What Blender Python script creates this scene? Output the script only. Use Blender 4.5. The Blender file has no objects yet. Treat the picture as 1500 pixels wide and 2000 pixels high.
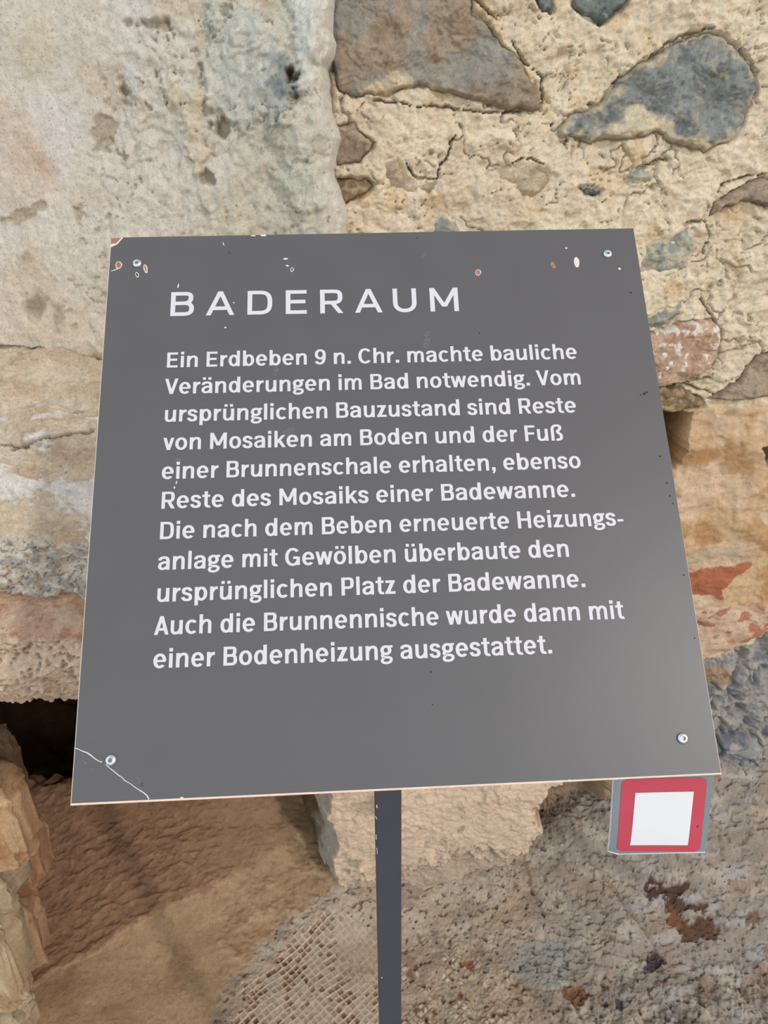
import bpy, math
import numpy as np
from mathutils import Matrix, Vector

# ================================================================ camera, sky, sun, exposure
SC = bpy.context.scene
COL = SC.collection
F = 1450.0                                  # focal length in pixels of the 1500 x 2000 frame
CAMZ = 1.30                                 # camera height above the mosaic floor
DOWN = np.array([.0093, .906, .4226]); DOWN /= np.linalg.norm(DOWN)     # gravity, in camera axes (x right, y down, z forward)
WAX = np.array([.99865369, -.03271365, .04025689])                       # upper edge of the board, in camera axes
AX = WAX-(WAX@DOWN)*DOWN; AX /= np.linalg.norm(AX)
AZ = -DOWN; AY = np.cross(AZ, AX)
M3 = np.stack([AX, AY, AZ])                 # camera axes -> world axes
CAM = np.array([0, 0, CAMZ])
cd = bpy.data.cameras.new('camera'); cam = bpy.data.objects.new('camera', cd); COL.objects.link(cam)
cd.sensor_fit = 'VERTICAL'; cd.sensor_height = 36; cd.lens = F/2000*36; cd.clip_start = .01
mw = np.eye(4); mw[:3, 0] = M3[:, 0]; mw[:3, 1] = -M3[:, 1]; mw[:3, 2] = -M3[:, 2]; mw[:3, 3] = CAM
cam.matrix_world = Matrix(mw.tolist()); SC.camera = cam

SC.view_settings.view_transform = 'Standard'; SC.view_settings.look = 'None'
SC.view_settings.gamma = 1; SC.view_settings.use_curve_mapping = False
SC.view_settings.exposure = 0.0
wd = bpy.data.worlds.new('sky'); SC.world = wd; wd.use_nodes = True
nt = wd.node_tree; nd = nt.nodes; nd.clear()
out = nd.new('ShaderNodeOutputWorld'); bg = nd.new('ShaderNodeBackground'); rp = nd.new('ShaderNodeValToRGB')
tc = nd.new('ShaderNodeTexCoord'); sx = nd.new('ShaderNodeSeparateXYZ'); mr = nd.new('ShaderNodeMapRange')
nt.links.new(tc.outputs['Generated'], sx.inputs[0]); nt.links.new(sx.outputs['Z'], mr.inputs['Value'])
mr.inputs['From Min'].default_value = -1; mr.inputs['From Max'].default_value = 1
nt.links.new(mr.outputs[0], rp.inputs[0]); m2 = nd.new('ShaderNodeMapRange'); m2.inputs['From Min'].default_value = -.7; m2.inputs['From Max'].default_value = .7     # tint added for the board's reflections: cooler to the left, warmer to the right
r2 = nd.new('ShaderNodeValToRGB'); r2.color_ramp.elements[0].color = (.84, .96, 1.0, 1); r2.color_ramp.elements[1].color = (1.0, .90, .82, 1)
mu = nd.new('ShaderNodeMix'); mu.data_type = 'RGBA'; mu.blend_type = 'MULTIPLY'; mu.inputs[0].default_value = 1
nt.links.new(sx.outputs['X'], m2.inputs['Value']); nt.links.new(m2.outputs[0], r2.inputs[0]); nt.links.new(rp.outputs[0], mu.inputs[6]); nt.links.new(r2.outputs[0], mu.inputs[7]); nt.links.new(mu.outputs[2], bg.inputs[0]); nt.links.new(bg.outputs[0], out.inputs[0])
el = rp.color_ramp.elements
el[0].position = .38; el[0].color = (.60, .55, .50, 1)
el[1].position = .54; el[1].color = (.96, .98, 1.0, 1)
e2 = el.new(.80); e2.color = (.92, .96, 1.0, 1)
e3 = el.new(.98); e3.color = (.42, .43, .45, 1)
bg.inputs[1].default_value = 1.50
sd = bpy.data.lights.new('sun', 'SUN'); sun = bpy.data.objects.new('sun', sd); COL.objects.link(sun)
sd.energy = 1.10; sd.angle = math.radians(2.4); sd.color = (1.0, .95, .88)
sun.rotation_euler = Vector((.485, -.635, .60)).to_track_quat('Z', 'Y').to_euler()

# ================================================================ helpers
def ray(u, v): return np.array([(u-750)/F, (v-1000)/F, 1.0])@M3.T
def on_y(u, v, Y): r = ray(u, v); return CAM+r*(Y/r[1])
def on_z(u, v, Z): r = ray(u, v); return CAM+r*((Z-CAMZ)/r[2])
def at(u, v, depth): return CAM+ray(u, v)*depth
def px(X, Y, Z):
    """where a point of the place stands in the photograph"""
    c = np.stack([X, Y+0*X, Z-CAMZ+0*X], -1)@M3
    return 750+F*c[..., 0]/c[..., 2], 1000+F*c[..., 1]/c[..., 2]
def lin(r, g, b):
    c = np.array([r, g, b], float)/255; return np.where(c <= .04045, c/12.92, ((c+.055)/1.055)**2.4)
def sm(x, a, b): t = np.clip((x-a)/(b-a), 0, 1); return t*t*(3-2*t)
def mixc(c, d, m): return c+(np.asarray(d)-c)*np.asarray(m)[..., None]
def h32(xi, yi, s):
    h = (xi.astype(np.int64)*374761393+yi.astype(np.int64)*668265263+s*974711+12345) & 0xffffffff
    h = ((h ^ (h >> 13))*1274126177) & 0xffffffff
    h = ((h ^ (h >> 16))*2246822519) & 0xffffffff
    return ((h ^ (h >> 15)) & 0xffffff).astype(np.float32)/np.float32(0x1000000)
def perlin(x, y, s=0):
    x = np.asarray(x, np.float32); y = np.asarray(y, np.float32)
    xi = np.floor(x); yi = np.floor(y); fx = x-xi; fy = y-yi
    u = fx*fx*fx*(fx*(fx*6-15)+10); v = fy*fy*fy*(fy*(fy*6-15)+10); r = []
    for dy in (0, 1):
        for dx in (0, 1):
            a = h32(xi+dx, yi+dy, s)*np.float32(2*np.pi); r.append(np.cos(a)*(fx-dx)+np.sin(a)*(fy-dy))
    a = r[0]+u*(r[1]-r[0]); b = r[2]+u*(r[3]-r[2]); return (a+v*(b-a))*1.5
def fbm(x, y, o=4, s=0, g=.5):
    t = 0; a = 1; n = 0
    for k in range(o): t = t+a*perlin(x*2**k, y*2**k, s+k*17); n += a; a *= g
    return t/n*1.6
def ridge(x, y, o=3, s=0, g=.5):
    t = 0; a = 1; n = 0
    for k in range(o): t = t+a*(1-np.abs(perlin(x*2**k, y*2**k, s+k*13))*1.8); n += a; a *= g
    return t/n
def worley(x, y, s=0, jit=.9):
    x = np.asarray(x, np.float32); y = np.asarray(y, np.float32)
    xi = np.floor(x); yi = np.floor(y); f1 = np.full(x.shape, 9., np.float32); f2 = f1.copy(); idv = f1*0
    for dy in (-1, 0, 1):
        for dx in (-1, 0, 1):
            cx = xi+dx; cy = yi+dy
            d = np.hypot(cx+.5+jit*(h32(cx, cy, s)-.5)-x, cy+.5+jit*(h32(cx, cy, s+7)-.5)-y)
            n = d < f1; f2 = np.where(n, f1, np.minimum(f2, d)); idv = np.where(n, h32(cx, cy, s+3), idv); f1 = np.where(n, d, f1)
    return f1, f2, idv
def terr(x, k=1.0, w=.25):
    """terraces: broken, flaking layers with sharp little edges"""
    f = np.floor(x*k); t = x*k-f; return (f+sm(t, .5-w, .5+w))/k
def seg(u, v, pts, closed=False):
    d = np.full(u.shape, 1e9); n = len(pts); ins = np.zeros(u.shape, bool)
    for i in range(n if closed else n-1):
        (x0, y0), (x1, y1) = pts[i], pts[(i+1) % n]; dx, dy = x1-x0, y1-y0
        t = np.clip(((u-x0)*dx+(v-y0)*dy)/(dx*dx+dy*dy+1e-9), 0, 1)
        d = np.minimum(d, np.hypot(u-x0-t*dx, v-y0-t*dy))
        if closed and y0 != y1:
            c = ((y0 > v) != (y1 > v)) & (u < dx*(v-y0)/(y1-y0)+x0); ins ^= c
    return np.where(ins, -d, d) if closed else d
def poly(u, v, pts): return seg(u, v, pts, True)      # signed distance, negative inside
def prop(o, **k):
    for a, b in k.items(): o[a] = b
    return o
def link(name, me, parent=None):
    o = bpy.data.objects.new(name, me); COL.objects.link(o)
    if parent is not None: o.parent = parent
    return o
def empty(name, loc):
    o = bpy.data.objects.new(name, None); o.location = loc; o.empty_display_size = .05; COL.objects.link(o); return o
def sheet(name, P, C, mat, parent=None, keep=None, flip=False, smooth=True):
    """grid of points (n, m, 3) with colours -> one mesh"""
    n, m = P.shape[:2]; idx = np.arange(n*m).reshape(n, m)
    q = np.stack([idx[:-1, :-1], idx[:-1, 1:], idx[1:, 1:], idx[1:, :-1]], -1)
    if flip: q = q[..., ::-1]
    if keep is not None: q = q[keep[:-1, :-1] & keep[1:, :-1] & keep[:-1, 1:] & keep[1:, 1:]]
    q = q.reshape(-1, 4); vs = P.reshape(-1, 3); C = C.reshape(-1, 3)
    if keep is not None:
        us, inv = np.unique(q, return_inverse=True); q = inv.reshape(-1, 4); vs = vs[us]; C = C[us]
    if parent is not None: vs = vs-np.array(parent.location)
    me = bpy.data.meshes.new(name); me.vertices.add(len(vs)); me.vertices.foreach_set('co', vs.astype(np.float32).ravel())
    me.loops.add(q.size); me.loops.foreach_set('vertex_index', q.astype(np.int32).ravel())
    me.polygons.add(len(q)); me.polygons.foreach_set('loop_start', np.arange(0, q.size, 4, dtype=np.int32))
    me.polygons.foreach_set('loop_total', np.full(len(q), 4, np.int32))
    if smooth: me.polygons.foreach_set('use_smooth', np.ones(len(q), bool))
    at_ = me.color_attributes.new('Col', 'FLOAT_COLOR', 'POINT')
    at_.data.foreach_set('color', np.concatenate([np.clip(C, 0, 1), np.ones((len(C), 1))], 1).astype(np.float32).ravel())
    me.update(calc_edges=True); me.validate(); me.materials.append(mat)
    return link(name, me, parent)
def mesh(name, V, Fc, mat, parent=None, smooth=False):
    V = np.array(V, float)
    if parent is not None and parent.matrix_world is not None: V = V-np.array(parent.location)
    me = bpy.data.meshes.new(name); me.from_pydata(V.tolist(), [], [list(f) for f in Fc]); me.materials.append(mat)
    if smooth: me.polygons.foreach_set('use_smooth', np.ones(len(me.polygons), bool))
    me.update(); return link(name, me, parent)

# ================================================================ materials
def rock_mat(name, grain=.35, bump=.5, scale=1.0, rough=.95, pores=.25, crease=.3):
    m = bpy.data.materials.new(name); m.use_nodes = True; t = m.node_tree; N = t.nodes; L = t.links
    b = N['Principled BSDF']; b.inputs['Roughness'].default_value = rough; b.inputs['Specular IOR Level'].default_value = .15
    a = N.new('ShaderNodeAttribute'); a.attribute_name = 'Col'
    tc = N.new('ShaderNodeTexCoord')
    def noise(s, d, r):
        n = N.new('ShaderNodeTexNoise'); n.inputs['Scale'].default_value = s*scale; n.inputs['Detail'].default_value = d
        n.inputs['Roughness'].default_value = r; L.new(tc.outputs['Object'], n.inputs['Vector']); return n.outputs[0]
    n1 = noise(900, 4, .7); n2 = noise(120, 6, .7); n3 = noise(420, 2, .5)
    ad = N.new('ShaderNodeMath'); ad.operation = 'ADD'; L.new(n1, ad.inputs[0]); L.new(n2, ad.inputs[1])
    mr = N.new('ShaderNodeMapRange'); mr.inputs['From Min'].default_value = .65; mr.inputs['From Max'].default_value = 1.35
    mr.inputs['To Min'].default_value = 1-grain; mr.inputs['To Max'].default_value = 1+grain; L.new(ad.outputs[0], mr.inputs['Value'])
    po = N.new('ShaderNodeMapRange'); po.inputs['From Min'].default_value = .30; po.inputs['From Max'].default_value = .40      # small dark pores
    po.inputs['To Min'].default_value = 1-pores; po.inputs['To Max'].default_value = 1; L.new(n3, po.inputs['Value'])
    ml = N.new('ShaderNodeMath'); ml.operation = 'MULTIPLY'; L.new(mr.outputs[0], ml.inputs[0]); L.new(po.outputs[0], ml.inputs[1])
    mx = N.new('ShaderNodeMix'); mx.data_type = 'RGBA'; mx.blend_type = 'MULTIPLY'; mx.inputs[0].default_value = 1
    cb = N.new('ShaderNodeCombineColor')
    for i in range(3): L.new(ml.outputs[0], cb.inputs[i])
    L.new(a.outputs['Color'], mx.inputs[6]); L.new(cb.outputs[0], mx.inputs[7]); L.new(mx.outputs[2], b.inputs['Base Color'])
    rg = N.new('ShaderNodeTexNoise'); rg.noise_type = 'RIDGED_MULTIFRACTAL'; rg.inputs['Scale'].default_value = 48*scale; rg.inputs['Detail'].default_value = 7
    rg.inputs['Roughness'].default_value = .62; L.new(tc.outputs['Object'], rg.inputs['Vector'])
    b0 = N.new('ShaderNodeBump'); b0.invert = True; b0.inputs['Strength'].default_value = crease; b0.inputs['Distance'].default_value = .0035; L.new(rg.outputs[0], b0.inputs['Height'])
    bp = N.new('ShaderNodeBump'); bp.inputs['Strength'].default_value = bump; bp.inputs['Distance'].default_value = .0026
    L.new(ad.outputs[0], bp.inputs['Height']); L.new(b0.outputs[0], bp.inputs['Normal']); L.new(bp.outputs[0], b.inputs['Normal'])
    return m
def flat_mat(name, rgb, rough=.5, metal=0., spec=.5, mottled=.06, scale=60):
    m = bpy.data.materials.new(name); m.use_nodes = True; t = m.node_tree; N = t.nodes; L = t.links
    b = N['Principled BSDF']; b.inputs['Roughness'].default_value = rough; b.inputs['Metallic'].default_value = metal
    b.inputs['Specular IOR Level'].default_value = spec
    n = N.new('ShaderNodeTexNoise'); n.inputs['Scale'].default_value = scale; n.inputs['Detail'].default_value = 4
    tc = N.new('ShaderNodeTexCoord'); L.new(tc.outputs['Object'], n.inputs['Vector'])
    r = N.new('ShaderNodeValToRGB'); c = lin(*rgb)
    r.color_ramp.elements[0].position = .3; r.color_ramp.elements[1].position = .7
    r.color_ramp.elements[0].color = (*(c*(1-mottled)), 1); r.color_ramp.elements[1].color = (*(c*(1+mottled)), 1)
    L.new(n.outputs[0], r.inputs[0]); L.new(r.outputs[0], b.inputs['Base Color'])
    return m
M_WALL = rock_mat('lime_mortar', .24, .7, pores=.28, crease=.40); M_STONE = rock_mat('field_stone', .34, .7, pores=.30, crease=.35); M_PLASTER = rock_mat('old_plaster', .26, .6, pores=.32, crease=.28)
M_LEDGE = rock_mat('broken_concrete', .32, .9, pores=.35, crease=.4); M_FLOOR = rock_mat('earth_floor', .26, .7, pores=.28, crease=.22); M_RUBBLE = rock_mat('rubble', .3, .7)
# ---------------------------------------------------------------- lettering
def arc(cx, cy, rx, ry, a0, a1, n=26, e=2.12):
    t = np.radians(np.linspace(a0, a1, n)); c, s = np.cos(t), np.sin(t)
    return np.stack([cx+rx*np.sign(c)*np.abs(c)**(2/e), cy+ry*np.sign(s)*np.abs(s)**(2/e)], 1)
def bez(*p, n=14):
    out = [np.array([p[0]], float)]; t = np.linspace(0, 1, n)[1:, None]
    for i in range(0, len(p)-1, 3):
        a, b, c, d = [np.array(q, float) for q in p[i:i+4]]
        out.append((1-t)**3*a+3*(1-t)**2*t*b+3*(1-t)*t*t*c+t**3*d)
    return np.concatenate(out)
def ln(*p): return np.array(p, float)
def cat(*p): return np.concatenate(p)
def glyph(ch, a=.089, b=.071, w=None):
    """strokes (centre line, half width of stems, half width of bars), ink width, side bearings; capitals are 1 high"""
    X = .755; o = .012; S = []; add = lambda p, A=a, B=b: S.append((p, A, B))
    sq = lambda x, y, hw=a*1.04, hh=.092: S.append((ln((x, y-hh), (x, y+hh)), hw, hh))
    st, rd, dg = .085, .050, .008
    L = R = st
    base = {'ä': 'a', 'ö': 'o', 'ü': 'u'}.get(ch, ch)
    if base == 'n':
        w = .615; add(ln((a, 0), (a, X))); add(bez((a+.02, .46), (.16, .62), (.26, X-b+o), (.36, X-b+o), (.47, X-b+o), (w-a, .64), (w-a, .50), (w-a, .33), (w-a, .17), (w-a, 0)), a*.97)
    elif base == 'm':
        w = .955; add(ln((a, 0), (a, X)))
        for s, e in ((a, w/2), (w/2, w-a)):
            add(bez((s+.02, .46), (s+.06, .62), (s+.13, X-b+o), (s+.22, X-b+o), (s+.31, X-b+o), (e, .64), (e, .50), (e, .33), (e, .17), (e, 0)), a*.95)
    elif base == 'u':
        w = .61; add(ln((w-a, 0), (w-a, X))); add(bez((a, X), (a, .6), (a, .4), (a, .26), (a, .12), (.15, b-o), (.26, b-o), (.36, b-o), (.47, .14), (w-a-.02, .30)), a*.97)
    elif base == 'h':
        w = .615; add(ln((a, 0), (a, 1.03))); add(bez((a+.02, .46), (.16, .62), (.26, X-b+o), (.36, X-b+o), (.47, X-b+o), (w-a, .64), (w-a, .50), (w-a, .33), (w-a, .17), (w-a, 0)), a*.97)
    elif base == 'r':
        w = .40; R = .02; add(ln((a, 0), (a, X))); add(bez((a+.02, .44), (.15, .60), (.24, X-b-.012), (w-.005, X-b-.004)), a, b*1.12)
    elif base == 'i': w = 2*a; add(ln((a, 0), (a, X))); sq(a, .945)
    elif base == 'l': w = 2*a; add(ln((a, 0), (a, 1.03)))
    elif base == 'o': w = .645; L = R = rd; add(arc(w/2, X/2, w/2-a, X/2-b+o, 90, 450, 60))
    elif base == 'e':
        w = .635; L = R = rd; add(arc(w/2, X/2, w/2-a, X/2-b+o, -8, 322, 56)); add(ln((a, .375), (w-a*.35, .375)), a, .058)
        S[0] = (arc(w/2, X/2, w/2-a, X/2-b+o, -2, 318, 56), a, b)
    elif base == 'c': w = .585; L = rd; R = .035; add(arc(.32, X/2, .32-a, X/2-b+o, 42, 316, 50))
    elif base == 'a':
        w = .60; L = .045; R = .075
        add(bez((w-a, 0), (w-a, .2), (w-a, .4), (w-a, .50), (w-a, .64), (.42, X-b+o), (.30, X-b+o), (.18, X-b+o), (.10, .66), (.085, .535)))
        add(bez((w-a, .425), (.38, .425), (.30, .42), (.24, .395), (.13, .36), (a, .30), (a, .21), (a, .11), (.15, b-o), (.235, b-o), (.36, b-o), (.46, .13), (w-a, .24)), a*.95, b*.92)
    elif base == 's':
        w = .535; L = R = .04
        add(bez((w-.075, .54), (.44, .64), (.37, X-b+o), (.265, X-b+o), (.15, X-b+o), (a, .65), (a, .56), (a, .45), (.17, .42), (.265, .395), (.38, .365), (w-a, .32), (w-a, .205), (w-a, .10), (.39, b-o), (.27, b-o), (.15, b-o), (.08, .11), (.06, .225)), a, b*1.02)
    elif base == 't':
        w = .42; L = .02; R = .03; add(bez((.205, .96), (.205, .7), (.205, .5), (.205, .24), (.205, .10), (.26, b-o), (.34, b-o), (.37, b-o), (.39, b-o), (w, b)), a); add(ln((0, X-b*.9), (w, X-b*.9)), a, b*.9)
    elif base in 'bdpq':
        w = .64; o2 = arc(.02+w/2, X/2, w/2-a-.02, X/2-b+o, 90, 450, 60)
        if base in 'dq': o2[:, 0] = w-o2[:, 0]; add(ln((w-a, 0 if base == 'd' else -.26), (w-a, 1.03 if base == 'd' else X))); L = rd
        else: add(ln((a, 0 if base == 'b' else -.26), (a, 1.03 if base == 'b' else X))); R = rd
        add(o2)
    elif base == 'g':
        w = .625; L = .045; R = .015
        add(arc(.28, .50, .28-a*.98, .255-b+o, 90, 450, 50)); add(bez((.42, .66), (.47, .70), (.54, .695), (w, .69)), a, b*.9)
        add(bez((.15, .325), (.07, .25), (.07, .155), (.20, .135), (.30, .12), (.36, .125), (.42, .115), (.52, .10), (.545, .04), (.53, -.03), (.51, -.13), (.40, -.175), (.29, -.175), (.16, -.175), (.075, -.13), (.08, -.06), (.085, .0), (.13, .07), (.21, .12)), a*.88, b*.92)
    elif base == 'k': w = .62; R = .0; add(ln((a, 0), (a, 1.03))); add(ln((a, .24), (w-a*1.25, X)), a*1.1, .05); add(ln((.27, .42), (w-a*1.05, 0)), a*1.15, .05)
    elif base == 'v': w = .60; L = R = dg; add(ln((a, X), (w/2, .0)), a, .03); add(ln((w-a, X), (w/2, .0)), a, .03)
    elif base == 'w':
        w = .90; L = R = dg
        for p, q in ((a, .255), (w/2, .255), (w/2, w-.255), (w-a, w-.255)): add(ln((p, X), (q, 0)), a*.95, .03)
    elif base == 'z': w = .525; L = R = .04; add(ln((.02, X-b), (w-.02, X-b))); add(ln((0.0, b), (w, b))); add(ln((w-.13, X-b*1.2), (.13, b*1.2)), a*1.2, .05)
    elif base == '.': w = .20; sq(.10, .098, .10, .098); L = R = .07
    elif base == ',': w = .20; sq(.10, .098, .10, .098); add(bez((.14, .10), (.14, 0), (.13, -.08), (.05, -.17)), .055, .04); L = R = .07
    elif base == '-': w = .32; add(ln((0, .30), (w, .30)), a, .068); L = R = .05
    elif base == '9':
        w = .63; L = R = .05; add(arc(w/2, .665, w/2-a, .345-b, 90, 450, 50)); add(bez((w-a, .66), (w-a, .36), (w-.12, b-o), (.29, b-o), (.19, b-o), (.12, .11), (.075, .21)))
    elif base == 'ß':
        w = .66; R = rd; add(bez((a, 0), (a, .3), (a, .5), (a, .70), (a, .88), (.2, 1.03-b), (.33, 1.03-b), (.47, 1.03-b), (.545, .90), (.53, .79), (.51, .66), (.38, .66), (.38, .57), (.38, .44), (w-a, .46), (w-a, .25), (w-a, .10), (.48, b-o), (.38, b-o), (.34, b-o), (.31, b), (.28, .085)))
    elif base == 'E':
        w = w or .605; add(ln((a, 0), (a, 1)))
        for y, k in ((1-b, 1), (.515, .94), (b, 1.02)): add(ln((a, y), (w*k if k < 1 else w, y)))
    elif base == 'F': w = .575; R = .03; add(ln((a, 0), (a, 1))); add(ln((a, 1-b), (w, 1-b))); add(ln((a, .485), (w-.05, .485)))
    elif base == 'H': w = .72; add(ln((a, 0), (a, 1))); add(ln((w-a, 0), (w-a, 1))); add(ln((a, .51), (w-a, .51)))
    elif base in 'BPR':
        w = w or {'B': .68, 'P': .64, 'R': .69}[base]; R = .045; add(ln((a, 0), (a, 1)))
        if base == 'B':
            m = .525; x1 = w-a-.035; x2 = w-a
            add(cat(ln((a, 1-b), (.34*w/.68, 1-b)), bez((.36*w/.68, 1-b), (.50*w/.68, 1-b), (x1, .93), (x1, .755), (x1, .60), (.50*w/.68, m), (.36*w/.68, m)), ln((a, m))))
            add(cat(ln((a, m), (.36*w/.68, m)), bez((.40*w/.68, m), (.54*w/.68, m), (x2, .46), (x2, .29), (x2, .14), (.54*w/.68, b), (.38*w/.68, b)), ln((a, b))))
        else:
            m = .43 if base == 'P' else .45; x2 = w-a-(.02 if base == 'R' else 0)
            add(cat(ln((a, 1-b), (.34*w/.66, 1-b)), bez((.36*w/.66, 1-b), (.52*w/.66, 1-b), (x2, .90), (x2, (1-b+m)/2), (x2, m+.06), (.52*w/.66, m), (.36*w/.66, m)), ln((a, m))))
            if base == 'R': add(ln((w*.52, m), (w-a*1.05, 0)), a*1.12, .05)
    elif base == 'D': w = w or .715; R = .05; add(ln((a, 0), (a, 1))); add(cat(ln((a, 1-b), (.30*w/.7, 1-b)), bez((.32*w/.7, 1-b), (.55*w/.7, 1-b), (w-a, .84), (w-a, .5), (w-a, .16), (.55*w/.7, b), (.32*w/.7, b)), ln((a, b))))
    elif base == 'C': w = .74; L = .05; R = .035; add(arc(.39, .5, .39-a, .5-b+o, 40, 318, 56))
    elif base == 'G': w = .77; L = .05; R = .07; add(arc(.40, .5, .40-a, .5-b+o, 42, 330, 56)); add(ln((w-a, 0.03), (w-a, .50))); add(ln((.42, .45), (w-a, .45)))
    elif base == 'V': w = .735; L = R = dg; add(ln((a, 1), (w/2, 0)), a*1.02, .03); add(ln((w-a, 1), (w/2, 0)), a*1.02, .03)
    elif base == 'A': w = w or .735; L = R = dg; add(ln((a, 0), (w/2, 1)), a*1.02, .03); add(ln((w-a, 0), (w/2, 1)), a*1.02, .03); add(ln((.16, .29), (w-.16, .29)))
    elif base == 'M': w = w or .905; add(ln((a, 0), (a, 1))); add(ln((w-a, 0), (w-a, 1))); add(ln((a, 1), (w/2, .20)), a*1.05, .04); add(ln((w-a, 1), (w/2, .20)), a*1.05, .04)
    elif base == 'U': w = w or .72; add(bez((a, 1), (a, .8), (a, .6), (a, .40), (a, .17), (w*.28, b-o), (w/2, b-o), (w*.72, b-o), (w-a, .17), (w-a, .40), (w-a, .6), (w-a, .8), (w-a, 1)))
    if ch in 'äöü':
        for s in (-1, 1): sq(w/2+s*.15, .955, .085, .08)
    return S, w, L, R
def stroke(p, A, B):
    d = np.gradient(p, axis=0)
    keep = np.ones(len(p), bool); keep[1:] = np.abs(np.diff(p, axis=0)).sum(1) > 1e-6
    p = p[keep]; d = np.gradient(p, axis=0); d /= np.linalg.norm(d, axis=1)[:, None]
    nx, ny = -d[:, 1], d[:, 0]; q = np.sqrt((A*nx)**2+(B*ny)**2)
    off = np.stack([A*A*nx/q, B*B*ny/q], 1)
    return p+off, p-off
def stroke_h(p, A, B):
    """diagonals of V, A, M...: cut level, so the offset is sideways"""
    off = np.array([[A, 0.0]]); return p+off, p-off
def text_strokes(s):
    """list of (left side, right side) strips with the pen starting at ink 0; returns total ink width"""
    out = []; x = None; prevR = 0; pen = 0
    for ch in s:
        if ch == ' ': pen += .32; continue
        S, w, L, R = glyph(ch)
        pen += L if out else 0
        for (p, A, B) in S:
            lp, rp = (stroke_h if (len(p) == 2 and abs(p[0, 0]-p[1, 0]) > .06 and abs(p[0, 1]-p[1, 1]) > .3) else stroke)(p, A, B)
            out.append((lp+[pen, 0], rp+[pen, 0]))
        ink = pen+w; pen += w+R
    return out, ink
# ================================================================ back wall: masonry on the right
YW = 1.0
def UV(pts, Y=YW):
    """outline traced on the photograph -> outline on the wall, in metres"""
    return [(lambda p: (p[0], p[2]))(on_y(u, v, Y)) for u, v in pts]
STONES = [  # outline, protrusion, colours, label
 ('brown', [(612,-60),(905,-60),(930,20),(965,62),(1003,105),(1040,150),(1062,180),(1058,216),(995,214),(940,204),(880,182),(810,168),(760,182),(705,192),(660,180),(640,120),(622,70)], .010, 'large brown-grey stone with a blue-grey tint in the wall above the board'),
 ('slate', [(1084,256),(1112,226),(1172,196),(1242,124),(1330,76),(1388,54),(1422,70),(1452,102),(1474,150),(1476,192),(1455,246),(1424,278),(1378,300),(1335,284),(1280,262),(1225,272),(1150,274),(1100,272)], .008, 'large dark blue-grey slate stone at the upper right of the wall'),
 ('tan', [(610,246),(690,238),(735,278),(705,318),(660,332),(610,326)], .004, 'pinkish-brown stone at the corner beside the plastered wall'),
 ('brownd', [(605,352),(690,342),(742,360),(704,388),(652,408),(605,400)], .004, 'dark grey-brown stone in the corner just above the board'),
 ('green', [(1128,-20),(1240,-20),(1218,18),(1172,48),(1140,32),(1118,4)], .006, 'dark green-grey stone at the top edge above the blue-grey slate'),
 ('green', [(1030,-14),(1082,-16),(1080,26),(1058,24)], .004, 'small dark stone chip at the top edge beside the brown-grey stone'),
 ('tan', [(1384,424),(1400,396),(1440,370),(1500,346),(1540,350),(1540,402),(1450,398),(1405,410)], .010, 'flat grey-brown stone at the right edge of the wall'),
 ('pale', [(1214,338),(1250,326),(1290,330),(1276,358),(1234,364)], .002, 'small pale bluish stone smeared with mortar'),
 ('green', [(1130,366),(1150,366),(1174,374),(1166,390),(1142,384)], .002, 'tiny dark stone chip below the blue-grey slate'),
 ('buff', [(966,350),(990,322),(1040,312),(1076,330),(1092,356),(1070,380),(1042,392),(990,378)], .008, 'rounded buff stone half buried in mortar'),
 ('buff', [(745,316),(780,296),(806,346),(858,352),(852,380),(800,392),(742,380)], .004, 'pinkish buff stone above the middle of the board'),
 ('dust', [(845,440),(868,424),(900,432),(905,470),(835,470)], .006, 'grey stone just above the upper edge of the board'),
 ('pale', [(1258,474),(1300,452),(1352,440),(1368,470),(1346,526),(1290,548),(1240,540)], .004, 'pale greenish stone right of the upper board corner'),
 ('dust', [(1240,622),(1290,606),(1334,598),(1336,614),(1310,634),(1282,645),(1240,640)], .014, 'thin flat grey stone beside the right edge of the board'),
 ('quartz', [(1240,660),(1284,646),(1340,630),(1398,624),(1416,656),(1392,716),(1352,746),(1290,756),(1240,750)], .012, 'reddish stone with white quartz veins right of the board'),
 ('tan', [(1380,780),(1440,742),(1478,692),(1540,684),(1540,772),(1470,778),(1420,786)], .010, 'greyish-tan triangular stone at the right edge'),
 ('brownd', [(1250,760),(1330,752),(1352,764),(1378,790),(1316,808),(1250,800)], .010, 'brown pitted stone under the quartz-veined stone'),
]
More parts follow.
